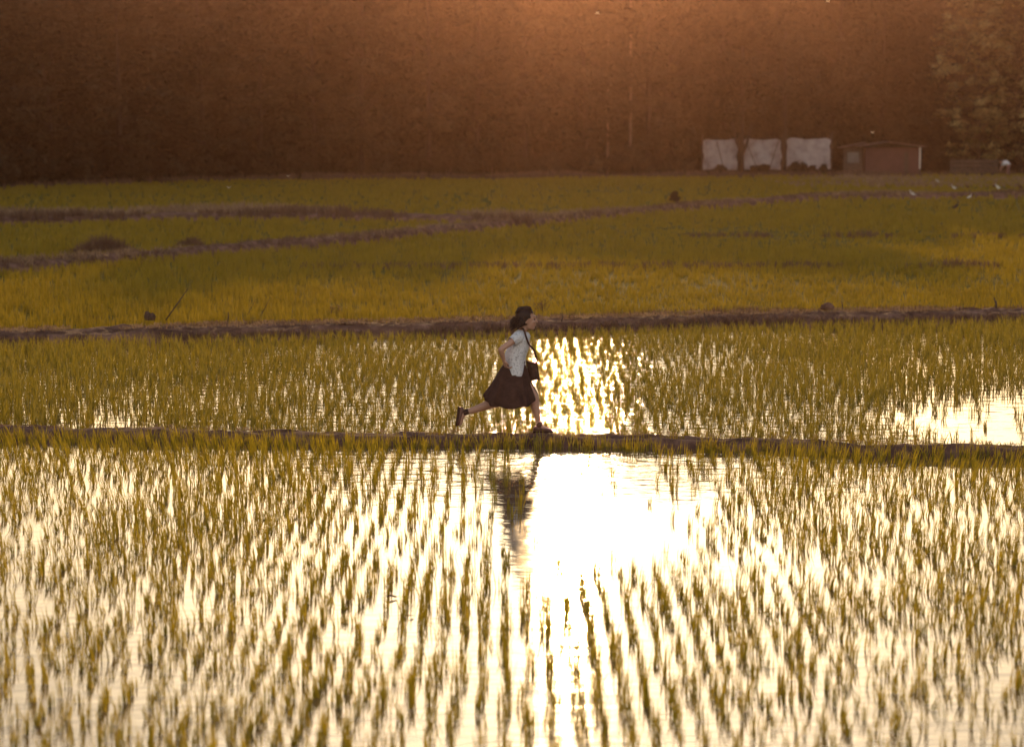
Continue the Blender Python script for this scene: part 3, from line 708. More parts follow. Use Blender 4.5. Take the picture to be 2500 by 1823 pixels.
hobj("roof", join_geo([roof_slab(rx, hzt + 0.40, hw + 0.35, hzt + 0.08, -0.6, 3.2, 0.06), roof_slab(-hw - 0.35, hzt + 0.08, rx - 0.004, hzt + 0.40, -0.6, 3.2, 0.06)]), M_tin)
px_ = at(2243, 430, 400)[0] - hut.location.x
o = hobj("post", box_geo(px_ - 0.05, px_ + 0.05, -0.5, -0.4, 0.55, hzt + 0.05), M_white); tag(o, "white upright post catching the light at the hut's right corner")
o = hobj("post", box_geo(px_ - 0.04, px_ + 0.04, -0.49, -0.41, -0.05, 0.547), M_wood)
# lean-to left of the hut with a grey pane
sx0, sy, szt = at(2060, 430, 366, 0.3); sx1, _, _ = at(2108, 430, 366)
shed = empty("lean_to_shed", ((sx0 + sx1) / 2, sy, 0.0), "dark open lean-to with a small grey pane between the white sheets and the hut", "shed")
sw = (sx1 - sx0) / 2; pz0, pz1 = at(2080, 430, 399)[2], at(2080, 430, 371)[2]
pa, pb = at(2068, 430, 399)[0] - shed.location.x, at(2100, 430, 399)[0] - shed.location.x
hobj("wall", join_geo([box_geo(-sw, sw, 0, 0.08, -0.05, pz0), box_geo(-sw, pa, 0, 0.08, pz0, pz1), box_geo(pb, sw, 0, 0.08, pz0, pz1), box_geo(-sw, sw, 0, 0.08, pz1, szt + 0.15)]), M_wood, shed)
wn = hobj("window", box_geo(pa + 0.03, pb - 0.03, 0.03, 0.05, pz0 + 0.03, pz1 - 0.03), M_grey, shed)
hobj("roof", roof_slab(-sw - 0.2, szt + 0.1, sw + 0.2, szt + 0.45, -0.5, 2.2, 0.05), M_tin, shed)
# low dark fence before the wood at the right
fx0, fy, fz = at(2325, 432, 392); fx1, _, _ = at(2436, 432, 392)
fence = empty("fence", ((fx0 + fx1) / 2, fy + 0.5, 0), "low dark plank fence before the wood between the hut and the stooping worker", "fence")
fw = (fx1 - fx0) / 2
for k in range(5):
    xx = -fw + k * fw / 2; hobj("post", box_geo(xx - 0.05, xx + 0.05, 0.05, 0.13, -0.1, fz + 0.08), M_wood, fence)
for k in range(4): hobj("rail", box_geo(-fw - 0.1, fw + 0.1, 0.0, 0.045, 0.1 + k * fz * 0.25, 0.1 + k * fz * 0.25 + fz * 0.19), M_wood, fence)

# ---------------------------------------------------------------- birds in the field, insects in the air
def bird(px, py, hgt, face, lean, mat, label, group, name="bird"):
    g_ = ground(px, py, 0.05); s = hgt
    t = empty(name, (g_.x, g_.y, 0.05), label, "bird", group); t.scale = (s * face, s, s); 
    bm = bmesh.new()
    def ball(c, r, rot=0.0):
        vs = bmesh.ops.create_icosphere(bm, subdivisions=2, radius=1)["verts"]
        m_ = Matrix.Translation(c) @ Matrix.Rotation(rot, 4, 'Y') @ Matrix.Diagonal((*r, 1))
        for v in vs: v.co = m_ @ v.co
    ball((0, 0, 0.52), (0.30, 0.15, 0.17), lean); ball((-0.27, 0, 0.46), (0.17, 0.06, 0.05), lean * 0.6 + 0.2); ball((0.29, 0, 0.92), (0.085, 0.06, 0.065))
    v, f = tube_geo([(0.16, 0, 0.58), (0.27, 0, 0.70), (0.24, 0, 0.82), (0.27, 0, 0.91)], [0.09, 0.05, 0.04, 0.045], 8)
    me = bm_mesh("b", bm); vv = [x.co.copy() for x in me.vertices]; ff = [tuple(p.vertices) for p in me.polygons]
    V, Fc = join_geo([(vv, ff), (v, f)]); link("body", py_mesh("body", V, Fc, True), mat, t)
    v, f = tube_geo([(0.35, 0, 0.92), (0.52, 0, 0.89)], [0.022, 0.004], 6); link("beak", py_mesh("beak", v, f), M_beak, t)
    for yy in (-0.06, 0.06):
        v, f = tube_geo([(0.0, yy, 0.42), (0.03, yy, 0.2), (0.0, yy, 0.02), (0.10, yy, 0.0)], [0.02, 0.014, 0.012, 0.010], 6); link("leg", py_mesh("leg", v, f), M_beak, t)
WB, BB = "white birds feeding before the hut", "brown birds feeding before the hut"
bird(2290, 452, 0.36, -1, -0.9, M_feather, "small pale bird standing farthest back, below the hut's right end", WB)
bird(2329, 467, 0.36, -1, -0.5, M_feather, "rounded white bird second from the back, below the low fence", WB)
bird(2228, 485, 0.42, -1, -0.8, M_feather, "largest pale bird, leftmost of the group before the hut", WB)
bird(2366, 490, 0.32, 1, -0.6, M_feather, "small pale bird nearest of the group, above the black bird", WB)
bird(2436, 467, 0.40, -1, -1.1, M_feather, "bright upright white bird below the stooping worker", WB)
bird(2275, 451, 0.30, 1, -0.6, M_brown_feather, "small brown bird left of the farthest back pale bird", BB)
bird(2362, 464, 0.34, -1, -0.6, M_brown_feather, "brown bird between the two groups of white birds", BB)
bird(2428, 462, 0.36, 1, -1.0, M_brown_feather, "brown bird just left of the bright upright white bird", BB)
bird(2491, 466, 0.42, -1, -0.9, M_brown_feather, "brown bird at the right edge of the field", BB)
bird(2333, 517, 0.42, 1, -0.8, M_black_feather, "black bird standing alone in the green field at the right", None)

def insect(px, py, dist, s, rz, label):
    u, v_ = (px - CX) / F, (CY - py) / F
    d = Vector((u, math.cos(PITCH) + v_ * math.sin(PITCH), -math.sin(PITCH) + v_ * math.cos(PITCH)))
    p = Vector((0, 0, H)) + d * dist
    t = empty("flying_insect", p, label, "insect", "pale insects in the air", rz)
    v, f = tube_geo([(-s / 2, 0, 0), (-s * 0.1, 0, 0.02 * s), (s * 0.2, 0, 0.03 * s), (s / 2, 0, 0)], [0.03 * s, 0.07 * s, 0.11 * s, 0.05 * s], 7); link("body", py_mesh("body", v, f, True), M_wing, t)
    for sg in (-1, 1):
        V = [(0.1 * s, 0.05 * s * sg, 0.05 * s), (0.28 * s, 0.35 * s * sg, 0.26 * s), (0.15 * s, 0.62 * s * sg, 0.42 * s), (-0.12 * s, 0.5 * s * sg, 0.32 * s), (-0.08 * s, 0.2 * s * sg, 0.12 * s)]
        o = link("wing", py_mesh("wing", V, [(0, 1, 2, 3, 4)]), M_wing, t); so = o.modifiers.new("thickness", 'SOLIDIFY'); so.thickness = 0.002
insect(559, 459, 70, 0.10, 1.2, "pale flying insect above the left end of the far field")
insect(703, 431, 70, 0.07, 1.0, "tiny pale flying insect against the foot of the dark wood left of centre")
insect(1458, 34, 60, 0.10, 0.3, "bright flying insect high up before the glow over the wood")
insect(2021, 5, 60, 0.10, 0.6, "pale flying insect at the top edge above the right white sheet")
insect(2130, 325, 70, 0.10, 0.6, "pale flying insect just above the hut's roof")

# ---------------------------------------------------------------- people
def capsules_to_mesh(name, caps, balls, voxel, smooth=4):
    """union of tapered limbs and ellipsoids, voxel remeshed to ONE continuous body surface"""
    bm = bmesh.new()
    for pts, rad in caps:
        v, f = tube_geo(pts, rad, 14)
        vs = [bm.verts.new(p) for p in v]
        for q in f:
            try: bm.faces.new([vs[i] for i in q])
            except ValueError: pass
        for p, r_ in zip(pts, rad):
            s_ = bmesh.ops.create_icosphere(bm, subdivisions=2, radius=r_)["verts"]
            for vv in s_: vv.co += Vector(p)
    for c, r_, rot in balls:
        m_ = Matrix.Translation(c) @ Matrix.Rotation(rot, 4, 'Y') @ Matrix.Diagonal((*r_, 1))
        for vv in bmesh.ops.create_icosphere(bm, subdivisions=3, radius=1)["verts"]: vv.co = m_ @ vv.co
    bmesh.ops.recalc_face_normals(bm, faces=bm.faces)
    me = bm_mesh(name, bm); o = bpy.data.objects.new("tmp", me); C.objects.link(o)
    rm = o.modifiers.new("r", 'REMESH'); rm.mode = 'VOXEL'; rm.voxel_size = voxel; rm.use_smooth_shade = True
    sm = o.modifiers.new("s", 'SMOOTH'); sm.iterations = smooth; sm.factor = 0.5
    dg = bpy.context.evaluated_depsgraph_get(); dg.update()
    m2 = bpy.data.meshes.new_from_object(o.evaluated_get(dg)); bpy.data.objects.remove(o); m2.name = name
    return m2

def loft(rings, seg=40, close_top=False, fold=0.0, folds=9, seed=0.0, wob=0.0, thick=0.004):
    """rings: list of functions g -> (x, y, z)"""
    V, Fc = [], []; n = len(rings)
    for i, fn in enumerate(rings):
        for k in range(seg):
            V.append(fn(2 * math.pi * k / seg))
    for i in range(n - 1):
        for k in range(seg):
            k2 = (k + 1) % seg
            Fc.append((i * seg + k, i * seg + k2, (i + 1) * seg + k2, (i + 1) * seg + k))
    if close_top: Fc.append(tuple(range(seg)))
    return V, Fc

# the running woman: origin at the ground under her front foot, she runs towards +X
wp = ground(1317, 1055, 0.12)
W0 = Vector((wp.x, wp.y, 0.122))
WS = 0.965
woman = empty("person", W0, "woman in a white blouse and dark skirt running to the right along the muddy path", "person")
woman.scale = (WS, WS, WS * 0.985)
K = lambda zx, zy: ((zx - 1100) / 847.0, (1455 - zy) / 847.0)
def P(zx, zy, y): x, z = K(zx, zy); return Vector((x, y, z))
sh_r, el_r, wr_r = P(888, 470, -0.165), P(712, 592, -0.27), P(742, 705, -0.185)
sh_l, el_l, wr_l = P(900, 470, 0.16), P(850, 660, 0.22), P(935, 600, 0.09)
hip_r, kn_r, an_r = P(868, 850, -0.07), P(1050, 1098, -0.05), P(1100, 1388, -0.04)
hip_l, kn_l, an_l = P(842, 850, 0.085), P(668, 1168, 0.09), P(345, 1262, 0.08)
caps = [
    ([hip_r, hip_r.lerp(kn_r, 0.5), kn_r], [0.085, 0.070, 0.054]),
    ([kn_r, kn_r.lerp(an_r, 0.3) + Vector((-0.012, 0, 0)), kn_r.lerp(an_r, 0.7), an_r], [0.052, 0.056, 0.040, 0.030]),
    ([hip_l, hip_l.lerp(kn_l, 0.5), kn_l], [0.092, 0.076, 0.054]),
    ([kn_l, kn_l.lerp(an_l, 0.3) + Vector((0, 0, 0.012)), kn_l.lerp(an_l, 0.7), an_l], [0.050, 0.056, 0.040, 0.030]),
    ([an_r, an_r + Vector((0.05, 0, -0.03)), an_r + Vector((0.13, 0, -0.05))], [0.032, 0.030, 0.020]),
    ([an_l, an_l + Vector((-0.03, 0, -0.05)), an_l + Vector((-0.055, 0, -0.14))], [0.032, 0.030, 0.020]),
    ([hip_r, hip_l], [0.10, 0.10]),
    ([P(852, 830, 0), P(870, 720, 0), P(868, 600, 0), P(885, 500, 0)], [0.11, 0.09, 0.095, 0.09]),
    ([P(852, 830, -0.05), P(868, 720, -0.04), P(864, 600, -0.05), P(885, 500, -0.06)], [0.095, 0.078, 0.085, 0.07]),
    ([P(852, 830, 0.05), P(868, 720, 0.04), P(864, 600, 0.05), P(885, 500, 0.06)], [0.095, 0.078, 0.085, 0.07]),
    ([sh_r, P(898, 470, 0), sh_l], [0.040, 0.055, 0.040]),
    ([P(905, 450, 0), P(948, 385, 0)], [0.050, 0.046]),
    ([sh_r, sh_r.lerp(el_r, 0.5), el_r], [0.041, 0.038, 0.033]),
    ([el_r, el_r.lerp(wr_r, 0.3), wr_r], [0.033, 0.034, 0.022]),
    ([sh_l, sh_l.lerp(el_l, 0.5), el_l], [0.046, 0.040, 0.033]),
    ([el_l, el_l.lerp(wr_l, 0.3), wr_l], [0.033, 0.034, 0.022]),
]
def hand(wr, dirv, palm_n, side):
    """palm plus five bent fingers; dirv points from wrist to knuckles, palm_n out of the palm, side towards the thumb"""
    d, nn, s = dirv.normalized(), palm_n.normalized(), side.normalized(); out = []
    for k in range(4):
        o_ = s * (0.026 - 0.017 * k); out.append(([wr + o_ * 0.5, wr + d * 0.045 + o_, wr + d * 0.078 + o_], [0.013, 0.0125, 0.010]))
        L = (0.036, 0.041, 0.038, 0.030)[k]; a = wr + d * 0.080 + o_
        b = a + (d * 0.8 + nn * 0.6) * L * 0.9; c = b + (d * 0.25 + nn * 1.0) * L * 0.7; e = c + (nn * 0.8 - d * 0.45) * L * 0.5
        out.append(([a, b, c, e], [0.0092, 0.0085, 0.0078, 0.0066]))
    t0 = wr + d * 0.022 + s * 0.022; t1 = t0 + (s * 0.75 + d * 0.6 + nn * 0.2) * 0.036; t2 = t1 + (d * 0.85 + nn * 0.35) * 0.030
    out.append(([t0, t1, t2], [0.0125, 0.0100, 0.0078])); return out
caps += hand(wr_r, Vector((0.32, 0.1, -1)), Vector((0.9, 0.2, 0.3)), Vector((0.35, -0.9, 0.1)))
caps += hand(wr_l, Vector((0.8, -0.4, 0.45)), Vector((-0.2, -0.9, -0.2)), Vector((-0.3, -0.1, 0.9)))
# head, facing +X and a little forward-down
hc = P(972, 292, 0)
ba = [(hc, (0.098, 0.078, 0.096), 0.15),
      (hc + Vector((0.040, 0, -0.045)), (0.068, 0.062, 0.085), 0.1),
      (hc + Vector((0.062, 0, -0.105)), (0.036, 0.036, 0.030), 0.25),      # chin
      (hc + Vector((0.020, 0, -0.090)), (0.060, 0.052, 0.040), 0.35),      # jaw
      (hc + Vector((0.089, 0, 0.022)), (0.020, 0.050, 0.018), 0),          # brow
      (hc + Vector((0.101, 0, -0.072)), (0.013, 0.022, 0.006), 0.1),       # upper lip
      (hc + Vector((0.097, 0, -0.085)), (0.013, 0.019, 0.007), -0.1),      # lower lip
      (hc + Vector((0.080, 0.036, -0.040)), (0.024, 0.024, 0.024), 0), (hc + Vector((0.080, -0.036, -0.040)), (0.024, 0.024, 0.024), 0),
      (hc + Vector((-0.006, 0.078, -0.030)), (0.018, 0.008, 0.030), 0.15), (hc + Vector((-0.006, -0.078, -0.030)), (0.018, 0.008, 0.030), 0.15),
      (P(905, 560, -0.055), (0.060, 0.055, 0.055), 0), (P(905, 560, 0.055), (0.060, 0.055, 0.055), 0),
      (P(800, 850, -0.07), (0.10, 0.085, 0.10), 0), (P(800, 850, 0.07), (0.10, 0.085, 0.10), 0)]
caps.append(([hc + Vector((0.096, 0, 0.010)), hc + Vector((0.112, 0, -0.022)), hc + Vector((0.120, 0, -0.042))], [0.010, 0.011, 0.012]))
body = link("body", capsules_to_mesh("body", caps, ba, 0.0042, 3), M_skin, woman)
for sy in (-1, 1):
    bm = bmesh.new(); bmesh.ops.create_icosphere(bm, subdivisions=3, radius=0.0115)
    link("eye", bm_mesh("eye", bm, True), M_eye, woman, hc + Vector((0.089, sy * 0.031, -0.008)))
    v, f = tube_geo([hc + Vector((0.098, sy * 0.014, 0.026)), hc + Vector((0.097, sy * 0.032, 0.031)), hc + Vector((0.084, sy * 0.050, 0.024))], [0.003, 0.0042, 0.002], 6)
    link("eyebrow", py_mesh("eyebrow", v, f, True), M_hair, woman)

# hair: a bob blown back, a skull cap plus many locks
r_ = np.random.default_rng(3); geo = []
bm = bmesh.new()
for v in bmesh.ops.create_icosphere(bm, subdivisions=4, radius=1)["verts"]:
    k = 1 + 0.10 * nz(v.co.x * 3.3, v.co.y * 3.3, v.co.z * 3.3)
    v.co = hc + Vector((-0.020 + v.co.x * 0.114 * k, v.co.y * 0.096 * k, 0.020 + v.co.z * 0.112 * k))
dele = [v for v in bm.verts if v.co.x - hc.x > 0.052 - 0.5 * max(0, (v.co.z - hc.z - 0.055)) * -1 and v.co.z - hc.z < 0.062 or (v.co.x - hc.x > 0.012 and v.co.z - hc.z < -0.005)]
bmesh.ops.delete(bm, geom=dele, context='VERTS')
cap_me = bm_mesh("cap", bm); geo.append(([v.co.copy() for v in cap_me.vertices], [tuple(p.vertices) for p in cap_me.polygons]))
for i in range(230):
    a = r_.uniform(-1.5, 1.5); up = r_.uniform(-0.55, 1.0)
    st = hc + Vector((-0.02 - 0.085 * math.cos(a) * math.sqrt(max(0.05, 1 - max(0, up) ** 2)) + 0.05 * max(0, up), 0.088 * math.sin(a) * math.sqrt(max(0.1, 1 - max(0, up) ** 2)), 0.02 + 0.098 * up))
    L = r_.uniform(0.07, 0.135); back = r_.uniform(0.15, 0.6); dn = r_.uniform(0.55, 1.0)
    m1 = st + Vector((-back * 0.35, 0.08 * math.sin(a), -dn * 0.45)) * L
    m2 = st + Vector((-back * 0.85, 0.10 * math.sin(a) + r_.normal(0, 0.06), -dn * 0.85)) * L
    en = st + Vector((-back * 1.25 - 0.15, r_.normal(0, 0.12), -dn * 1.05 + r_.normal(0, 0.12))) * L
    geo.append(tube_geo([st, m1, m2, en], [0.011, 0.010, 0.007, 0.002], 6))
for i in range(80):   # lifted fringe and crown
    y = r_.uniform(-0.055, 0.055); x = r_.uniform(-0.06, 0.045)
    st = hc + Vector((x, y, 0.02 + 0.10 * math.sqrt(max(0.05, 1 - (x / 0.12) ** 2 - (y / 0.1) ** 2))))
    geo.append(tube_geo([st + Vector((0.012, 0, -0.012)), st + Vector((0, 0, 0.012 + r_.uniform(0, 0.014))), st + Vector((-0.045, 0, 0.010 + r_.uniform(0, 0.010))), st + Vector((-0.080, r_.normal(0, 0.01), -0.035))], [0.008, 0.010, 0.009, 0.002], 6))
for i in range(40):   # side locks over the ear towards the cheek
    s_ = -1 if i % 2 else 1; x = r_.uniform(-0.03, 0.045)
    st = hc + Vector((x, s_ * 0.074, 0.055)); geo.append(tube_geo([st, st + Vector((-0.022, s_ * 0.012, -0.04)), st + Vector((-0.06, s_ * 0.008, -0.085)), st + Vector((-0.10, 0, -0.13))], [0.008, 0.010, 0.008, 0.002], 6))
for i in range(34):   # wind-blown ends
    st = hc + Vector((-0.11, r_.uniform(-0.05, 0.05), r_.uniform(-0.07, 0.02)))
    geo.append(tube_geo([st, st + Vector((-0.045, 0, -0.005 + r_.normal(0, 0.01))), st + Vector((-0.075 - r_.uniform(0, 0.03), r_.normal(0, 0.01), -0.06 + r_.normal(0, 0.02)))], [0.006, 0.004, 0.001], 5))
v, f = join_geo(geo); link("hair", py_mesh("hair", v, f, True), M_hair, woman)

# blouse
def ring(zl, zr, hy_, yc=0.0, sag=0.0, wr=0.0, ph=0.0, pw=0.9):
    """zl, zr: zoom-pixel points of the back and front outline"""
    (xl, z1), (xr, z2) = K(*zl), K(*zr)
    cx, rx = (xl + xr) / 2, (xr - xl) / 2
    def fn(g):
        c, s = math.cos(g), math.sin(g)
        sc = math.copysign(abs(c) ** pw, c); ss = math.copysign(abs(s) ** pw, s)
        wv = 1 + wr * (math.sin(g * 7 + ph) * 0.5 + math.sin(g * 13 + ph * 2) * 0.3 + nz(c * 2 + ph, s * 2, ph))
        z = z1 + (z2 - z1) * (c + 1) / 2 - sag * abs(s) ** 0.5
        return Vector((cx + rx * sc * wv, yc + hy_ * ss * wv, z + wr * 0.05 * math.sin(g * 5 + ph)))
    return fn
R = [ring((898, 402), (985, 432), 0.056), ring((868, 418), (1000, 452), 0.10, wr=0.02), ring((842, 440), (1006, 478), 0.165, wr=0.02, pw=0.75), ring((832, 475), (1000, 515), 0.180, wr=0.02, ph=0.4, pw=0.75),
     ring((826, 520), (995, 550), 0.168, wr=0.025, ph=0.8), ring((800, 560), (990, 585), 0.168, wr=0.035, ph=1.1), ring((768, 605), (983, 620), 0.174, wr=0.045, ph=1.5), ring((752, 650), (970, 655), 0.178, wr=0.05, ph=2.0),
     ring((752, 690), (960, 690), 0.182, wr=0.055, ph=2.4, sag=0.01), ring((757, 722), (960, 730), 0.19, wr=0.05, ph=2.7, sag=0.035), ring((762, 756), (964, 768), 0.196, wr=0.05, ph=3.0, sag=0.07, pw=0.8), ring((772, 782), (960, 800), 0.20, wr=0.045, ph=3.3, sag=0.095, pw=0.75)]
bl = link("blouse", py_mesh("blouse", *loft(R, 64), True), M_shirt, woman)
def add_mods(o, th=0.004, lev=1):
    a = o.modifiers.new("thickness", 'SOLIDIFY'); a.thickness = th; a.offset = 0
    b = o.modifiers.new("subdivision", 'SUBSURF'); b.levels = lev; b.render_levels = lev
add_mods(bl)
def sleeve(sh, el, t_end, r0, r1):
    r0 += 0.004
    d = (el - sh).normalized(); L = (el - sh).length * t_end
    pts = [sh + d * L * t - d * 0.02 for t in (0, 0.3, 0.6, 0.9, 1.0)]
    v, f = tube_geo(pts, [r0 * 0.9, r0, (r0 + r1) / 2, r1, r1 * 1.03], 18, cap=False)
    v = [p + Vector((nz(p.x * 30, p.y * 30, p.z * 30), nz(p.z * 30, p.x * 30, 4), nz(p.y * 30, 2, p.x * 30))) * 0.006 for p in v]
    o = link("sleeve", py_mesh("sleeve", v, f, True), M_shirt, woman); add_mods(o, 0.003); return o
sleeve(sh_r + Vector((0.01, 0.03, 0.0)), el_r, 0.46, 0.070, 0.062); sleeve(sh_l + Vector((0.0, -0.03, 0.0)), el_l, 0.50, 0.070, 0.062)
# open collar
geo = []
for sg in (-1, 1):
    a, b, c = P(905, 402, sg * 0.035), P(955, 412, sg * 0.062), P(1000, 455, sg * 0.045)
    V = [a, b, c, P(1018, 480, sg * 0.030), a + Vector((-0.012, sg * 0.028, -0.032)), b + Vector((-0.005, sg * 0.034, -0.040)), c + Vector((-0.010, sg * 0.036, -0.036))]
    geo.append((V, [(0, 1, 5, 4), (1, 2, 6, 5), (2, 3, 6)]))
v, f = join_geo(geo); o = link("collar", py_mesh("collar", v, f, True), M_shirt, woman); add_mods(o, 0.004)

# skirt
def sk(zl, zr, hy_, sag, pleat, ph=0.0): 
    (xl, z1), (xr, z2) = K(*zl), K(*zr); cx, rx = (xl + xr) / 2, (xr - xl) / 2
    def fn(g):
        c, s = math.cos(g), math.sin(g); wv = 1 + pleat * (math.sin(g * 11 + ph) * 0.6 + math.sin(g * 5 + 1) * 0.4 + 0.8 * nz(c * 3, s * 3, ph))
        return Vector((cx + rx * math.copysign(abs(c) ** 0.72, c) * (1 + (wv - 1) * 0.4), hy_ * math.copysign(abs(s) ** 0.85, s) * wv, z1 + (z2 - z1) * (c + 1) / 2 - sag * abs(s) ** 1.1 + pleat * 0.06 * math.sin(g * 9)))
    return fn
R = [sk((762, 720), (958, 728), 0.145, 0, 0), sk((735, 765), (965, 775), 0.16, 0, 0.01), sk((690, 830), (985, 840), 0.185, 0, 0.025, 0.2), sk((655, 900), (1002, 905), 0.21, 0.01, 0.045, 0.4),
     sk((612, 975), (1022, 965), 0.235, 0.035, 0.10, 0.6), sk((570, 1035), (1052, 1022), 0.255, 0.07, 0.13, 0.8), sk((538, 1072), (1076, 1078), 0.265, 0.105, 0.16, 1.0), sk((548, 1092), (1074, 1086), 0.266, 0.118, 0.16, 1.0)]
o = link("skirt", py_mesh("skirt", *loft(R, 72), True), M_skirt, woman); add_mods(o, 0.005)
v, f = loft([sk((758, 712), (958, 720), 0.148, 0, 0), sk((755, 738), (962, 746), 0.152, 0, 0)], 48); o = link("waistband", py_mesh("waistband", v, f, True), M_skirt, woman); add_mods(o, 0.006, 0)

# shoes
def shoe(loc, rot):
    t = link("shoe", None, parent=woman)
    L, seg = 11, 20; V, Fc = [], []
    prof = [(-0.075, 0.020, 0.030, 0.030), (-0.066, 0.029, 0.056, 0.040), (-0.040, 0.033, 0.072, 0.046), (-0.010, 0.032, 0.066, 0.044), (0.025, 0.035, 0.056, 0.040), (0.06, 0.041, 0.046, 0.034), (0.10, 0.043, 0.038, 0.030), (0.13, 0.038, 0.034, 0.026), (0.152, 0.024, 0.027, 0.022), (0.160, 0.010, 0.020, 0.018)]
    for x, hw_, top, _ in prof:
        for k in range(seg):
            g = 2 * math.pi * k / seg; s = math.sin(g); V.append((x, math.cos(g) * hw_, 0.004 + (top - 0.004) * (0.5 + 0.5 * math.copysign(abs(s) ** 0.6, s))))
    for i in range(len(prof) - 1):
        for k in range(seg): Fc.append((i * seg + k, i * seg + (k + 1) % seg, (i + 1) * seg + (k + 1) % seg, (i + 1) * seg + k))
    Fc.append(tuple(range(seg))); Fc.append(tuple((len(prof) - 1) * seg + k for k in range(seg)))
    bpy.data.objects.remove(t)
    u = link("shoe", py_mesh("shoe", V, Fc, True), M_shoe, woman); u.location = loc; u.rotation_euler = rot
    V2 = []; nn = len(prof)
    for zz in (-0.014, 0.006):
        for sgn in (1, -1):
            for x, hw_, _, _ in (prof if sgn == 1 else prof[::-1]): V2.append((x * 1.02, sgn * (hw_ + 0.004), zz))
    m_ = 2 * nn; F2 = [tuple(range(m_))[::-1], tuple(range(m_, 2 * m_))] + [(i, (i + 1) % m_, m_ + (i + 1) % m_, m_ + i) for i in range(m_)]
    link("sole", py_mesh("sole", V2, F2), M_sole, u)
shoe(Vector((an_r.x, an_r.y, 0.012)), (0, 0, 0))
# rear shoe: toe down, sole facing back
rsx, rsz = K(292, 1262)
shoe(Vector((rsx - 0.012, an_l.y, rsz - 0.0)), (0, math.radians(97), 0))
for an, dv in ((an_r, Vector((-0.004, 0, 1))), (an_l, (kn_l - an_l).normalized())):
    v, f = tube_geo([an - dv * 0.015, an + dv * 0.02, an + dv * 0.05], [0.036, 0.035, 0.037], 14, cap=False)
    o = link("sock", py_mesh("sock", v, f, True), M_sole if an is an_l else M_shoe, woman); add_mods(o, 0.004, 0)

# shoulder bag swinging in front of her
bag = empty("shoulder_bag", W0 + P(1030, 940, 0.10) * WS, "dark tote bag swinging in front of the running woman's skirt on a long strap", "bag")
bag.scale = (WS, WS, WS * 0.985); off = -P(1030, 940, 0.10)
cs = [P(962, 728, 0.10), P(1074, 742, 0.12), P(1106, 938, 0.12), P(1000, 944, 0.10)]
V, Fc = [], []
nn = 9
for side in (-1, 1):
    for j in range(nn):
        for i in range(nn):
            u, t = i / (nn - 1), j / (nn - 1)
            p = cs[0].lerp(cs[1], u).lerp(cs[3].lerp(cs[2], u), t)
            bulge = 0.045 * (math.sin(math.pi * u) ** 0.5) * (math.sin(math.pi * (0.12 + 0.8 * t)) ** 0.5) + 0.004
            sagz = -0.02 * math.sin(math.pi * u) * (1 - t)
            V.append(p + off + Vector((0, side * (bulge + 0.006 * nz(u * 4, t * 4, side)), sagz)))
for s in range(2):
    o_ = s * nn * nn
    for j in range(nn - 1):
        for i in range(nn - 1): Fc.append((o_ + j * nn + i, o_ + j * nn + i + 1, o_ + (j + 1) * nn + i + 1, o_ + (j + 1) * nn + i))
edge = [j for j in range(nn)] + [j * nn + nn - 1 for j in range(1, nn)] + [(nn - 1) * nn + i for i in range(nn - 2, -1, -1)] + [j * nn for j in range(nn - 2, 0, -1)]
for a, b in zip(edge, edge[1:] + edge[:1]): Fc.append((a, b, b + nn * nn, a + nn * nn))
bb = link("bag_body", py_mesh("bag_body", V, Fc, True), M_bag, bag)
def ribbon(pts, wdt, th=0.003, wdir=Vector((0.6, 0, 0.5))):
    """flat strap; width direction stays across the path"""
    pts = [Vector(p) for p in pts]; fine = []
    for i in range(len(pts) - 1):
        p0, p1, p2, p3 = pts[max(i - 1, 0)], pts[i], pts[i + 1], pts[min(i + 2, len(pts) - 1)]
        for k in range(6):
            t = k / 6; fine.append(0.5 * ((2 * p1) + (p2 - p0) * t + (2 * p0 - 5 * p1 + 4 * p2 - p3) * t * t + (3 * p1 - p0 - 3 * p2 + p3) * t ** 3))
    fine.append(pts[-1]); V, Fc = [], []
    for i, p in enumerate(fine):
        tg = (fine[min(i + 1, len(fine) - 1)] - fine[max(i - 1, 0)]).normalized(); wv = (wdir - tg * wdir.dot(tg)).normalized(); nv = tg.cross(wv)
        for a, b in ((-1, -1), (1, -1), (1, 1), (-1, 1)): V.append(p + wv * a * wdt / 2 + nv * b * th / 2)
    for i in range(len(fine) - 1):
        for k in range(4): Fc.append((i * 4 + k, i * 4 + (k + 1) % 4, (i + 1) * 4 + (k + 1) % 4, (i + 1) * 4 + k))
    Fc += [(0, 1, 2, 3), tuple(len(V) - 4 + k for k in (3, 2, 1, 0))]
    return V, Fc
sp = [P(962, 732, 0.10), P(860, 640, 0.20), P(835, 520, 0.17), P(860, 440, 0.07), P(925, 398, -0.075), P(948, 425, -0.125), P(966, 480, -0.168), P(992, 552, -0.13), P(1018, 588, -0.03), P(1048, 640, 0.06), P(1066, 700, 0.11), P(1076, 745, 0.12)]
v, f = ribbon([p + off for p in sp], 0.022); link("strap", py_mesh("strap", v, f, True), M_bag, bag)

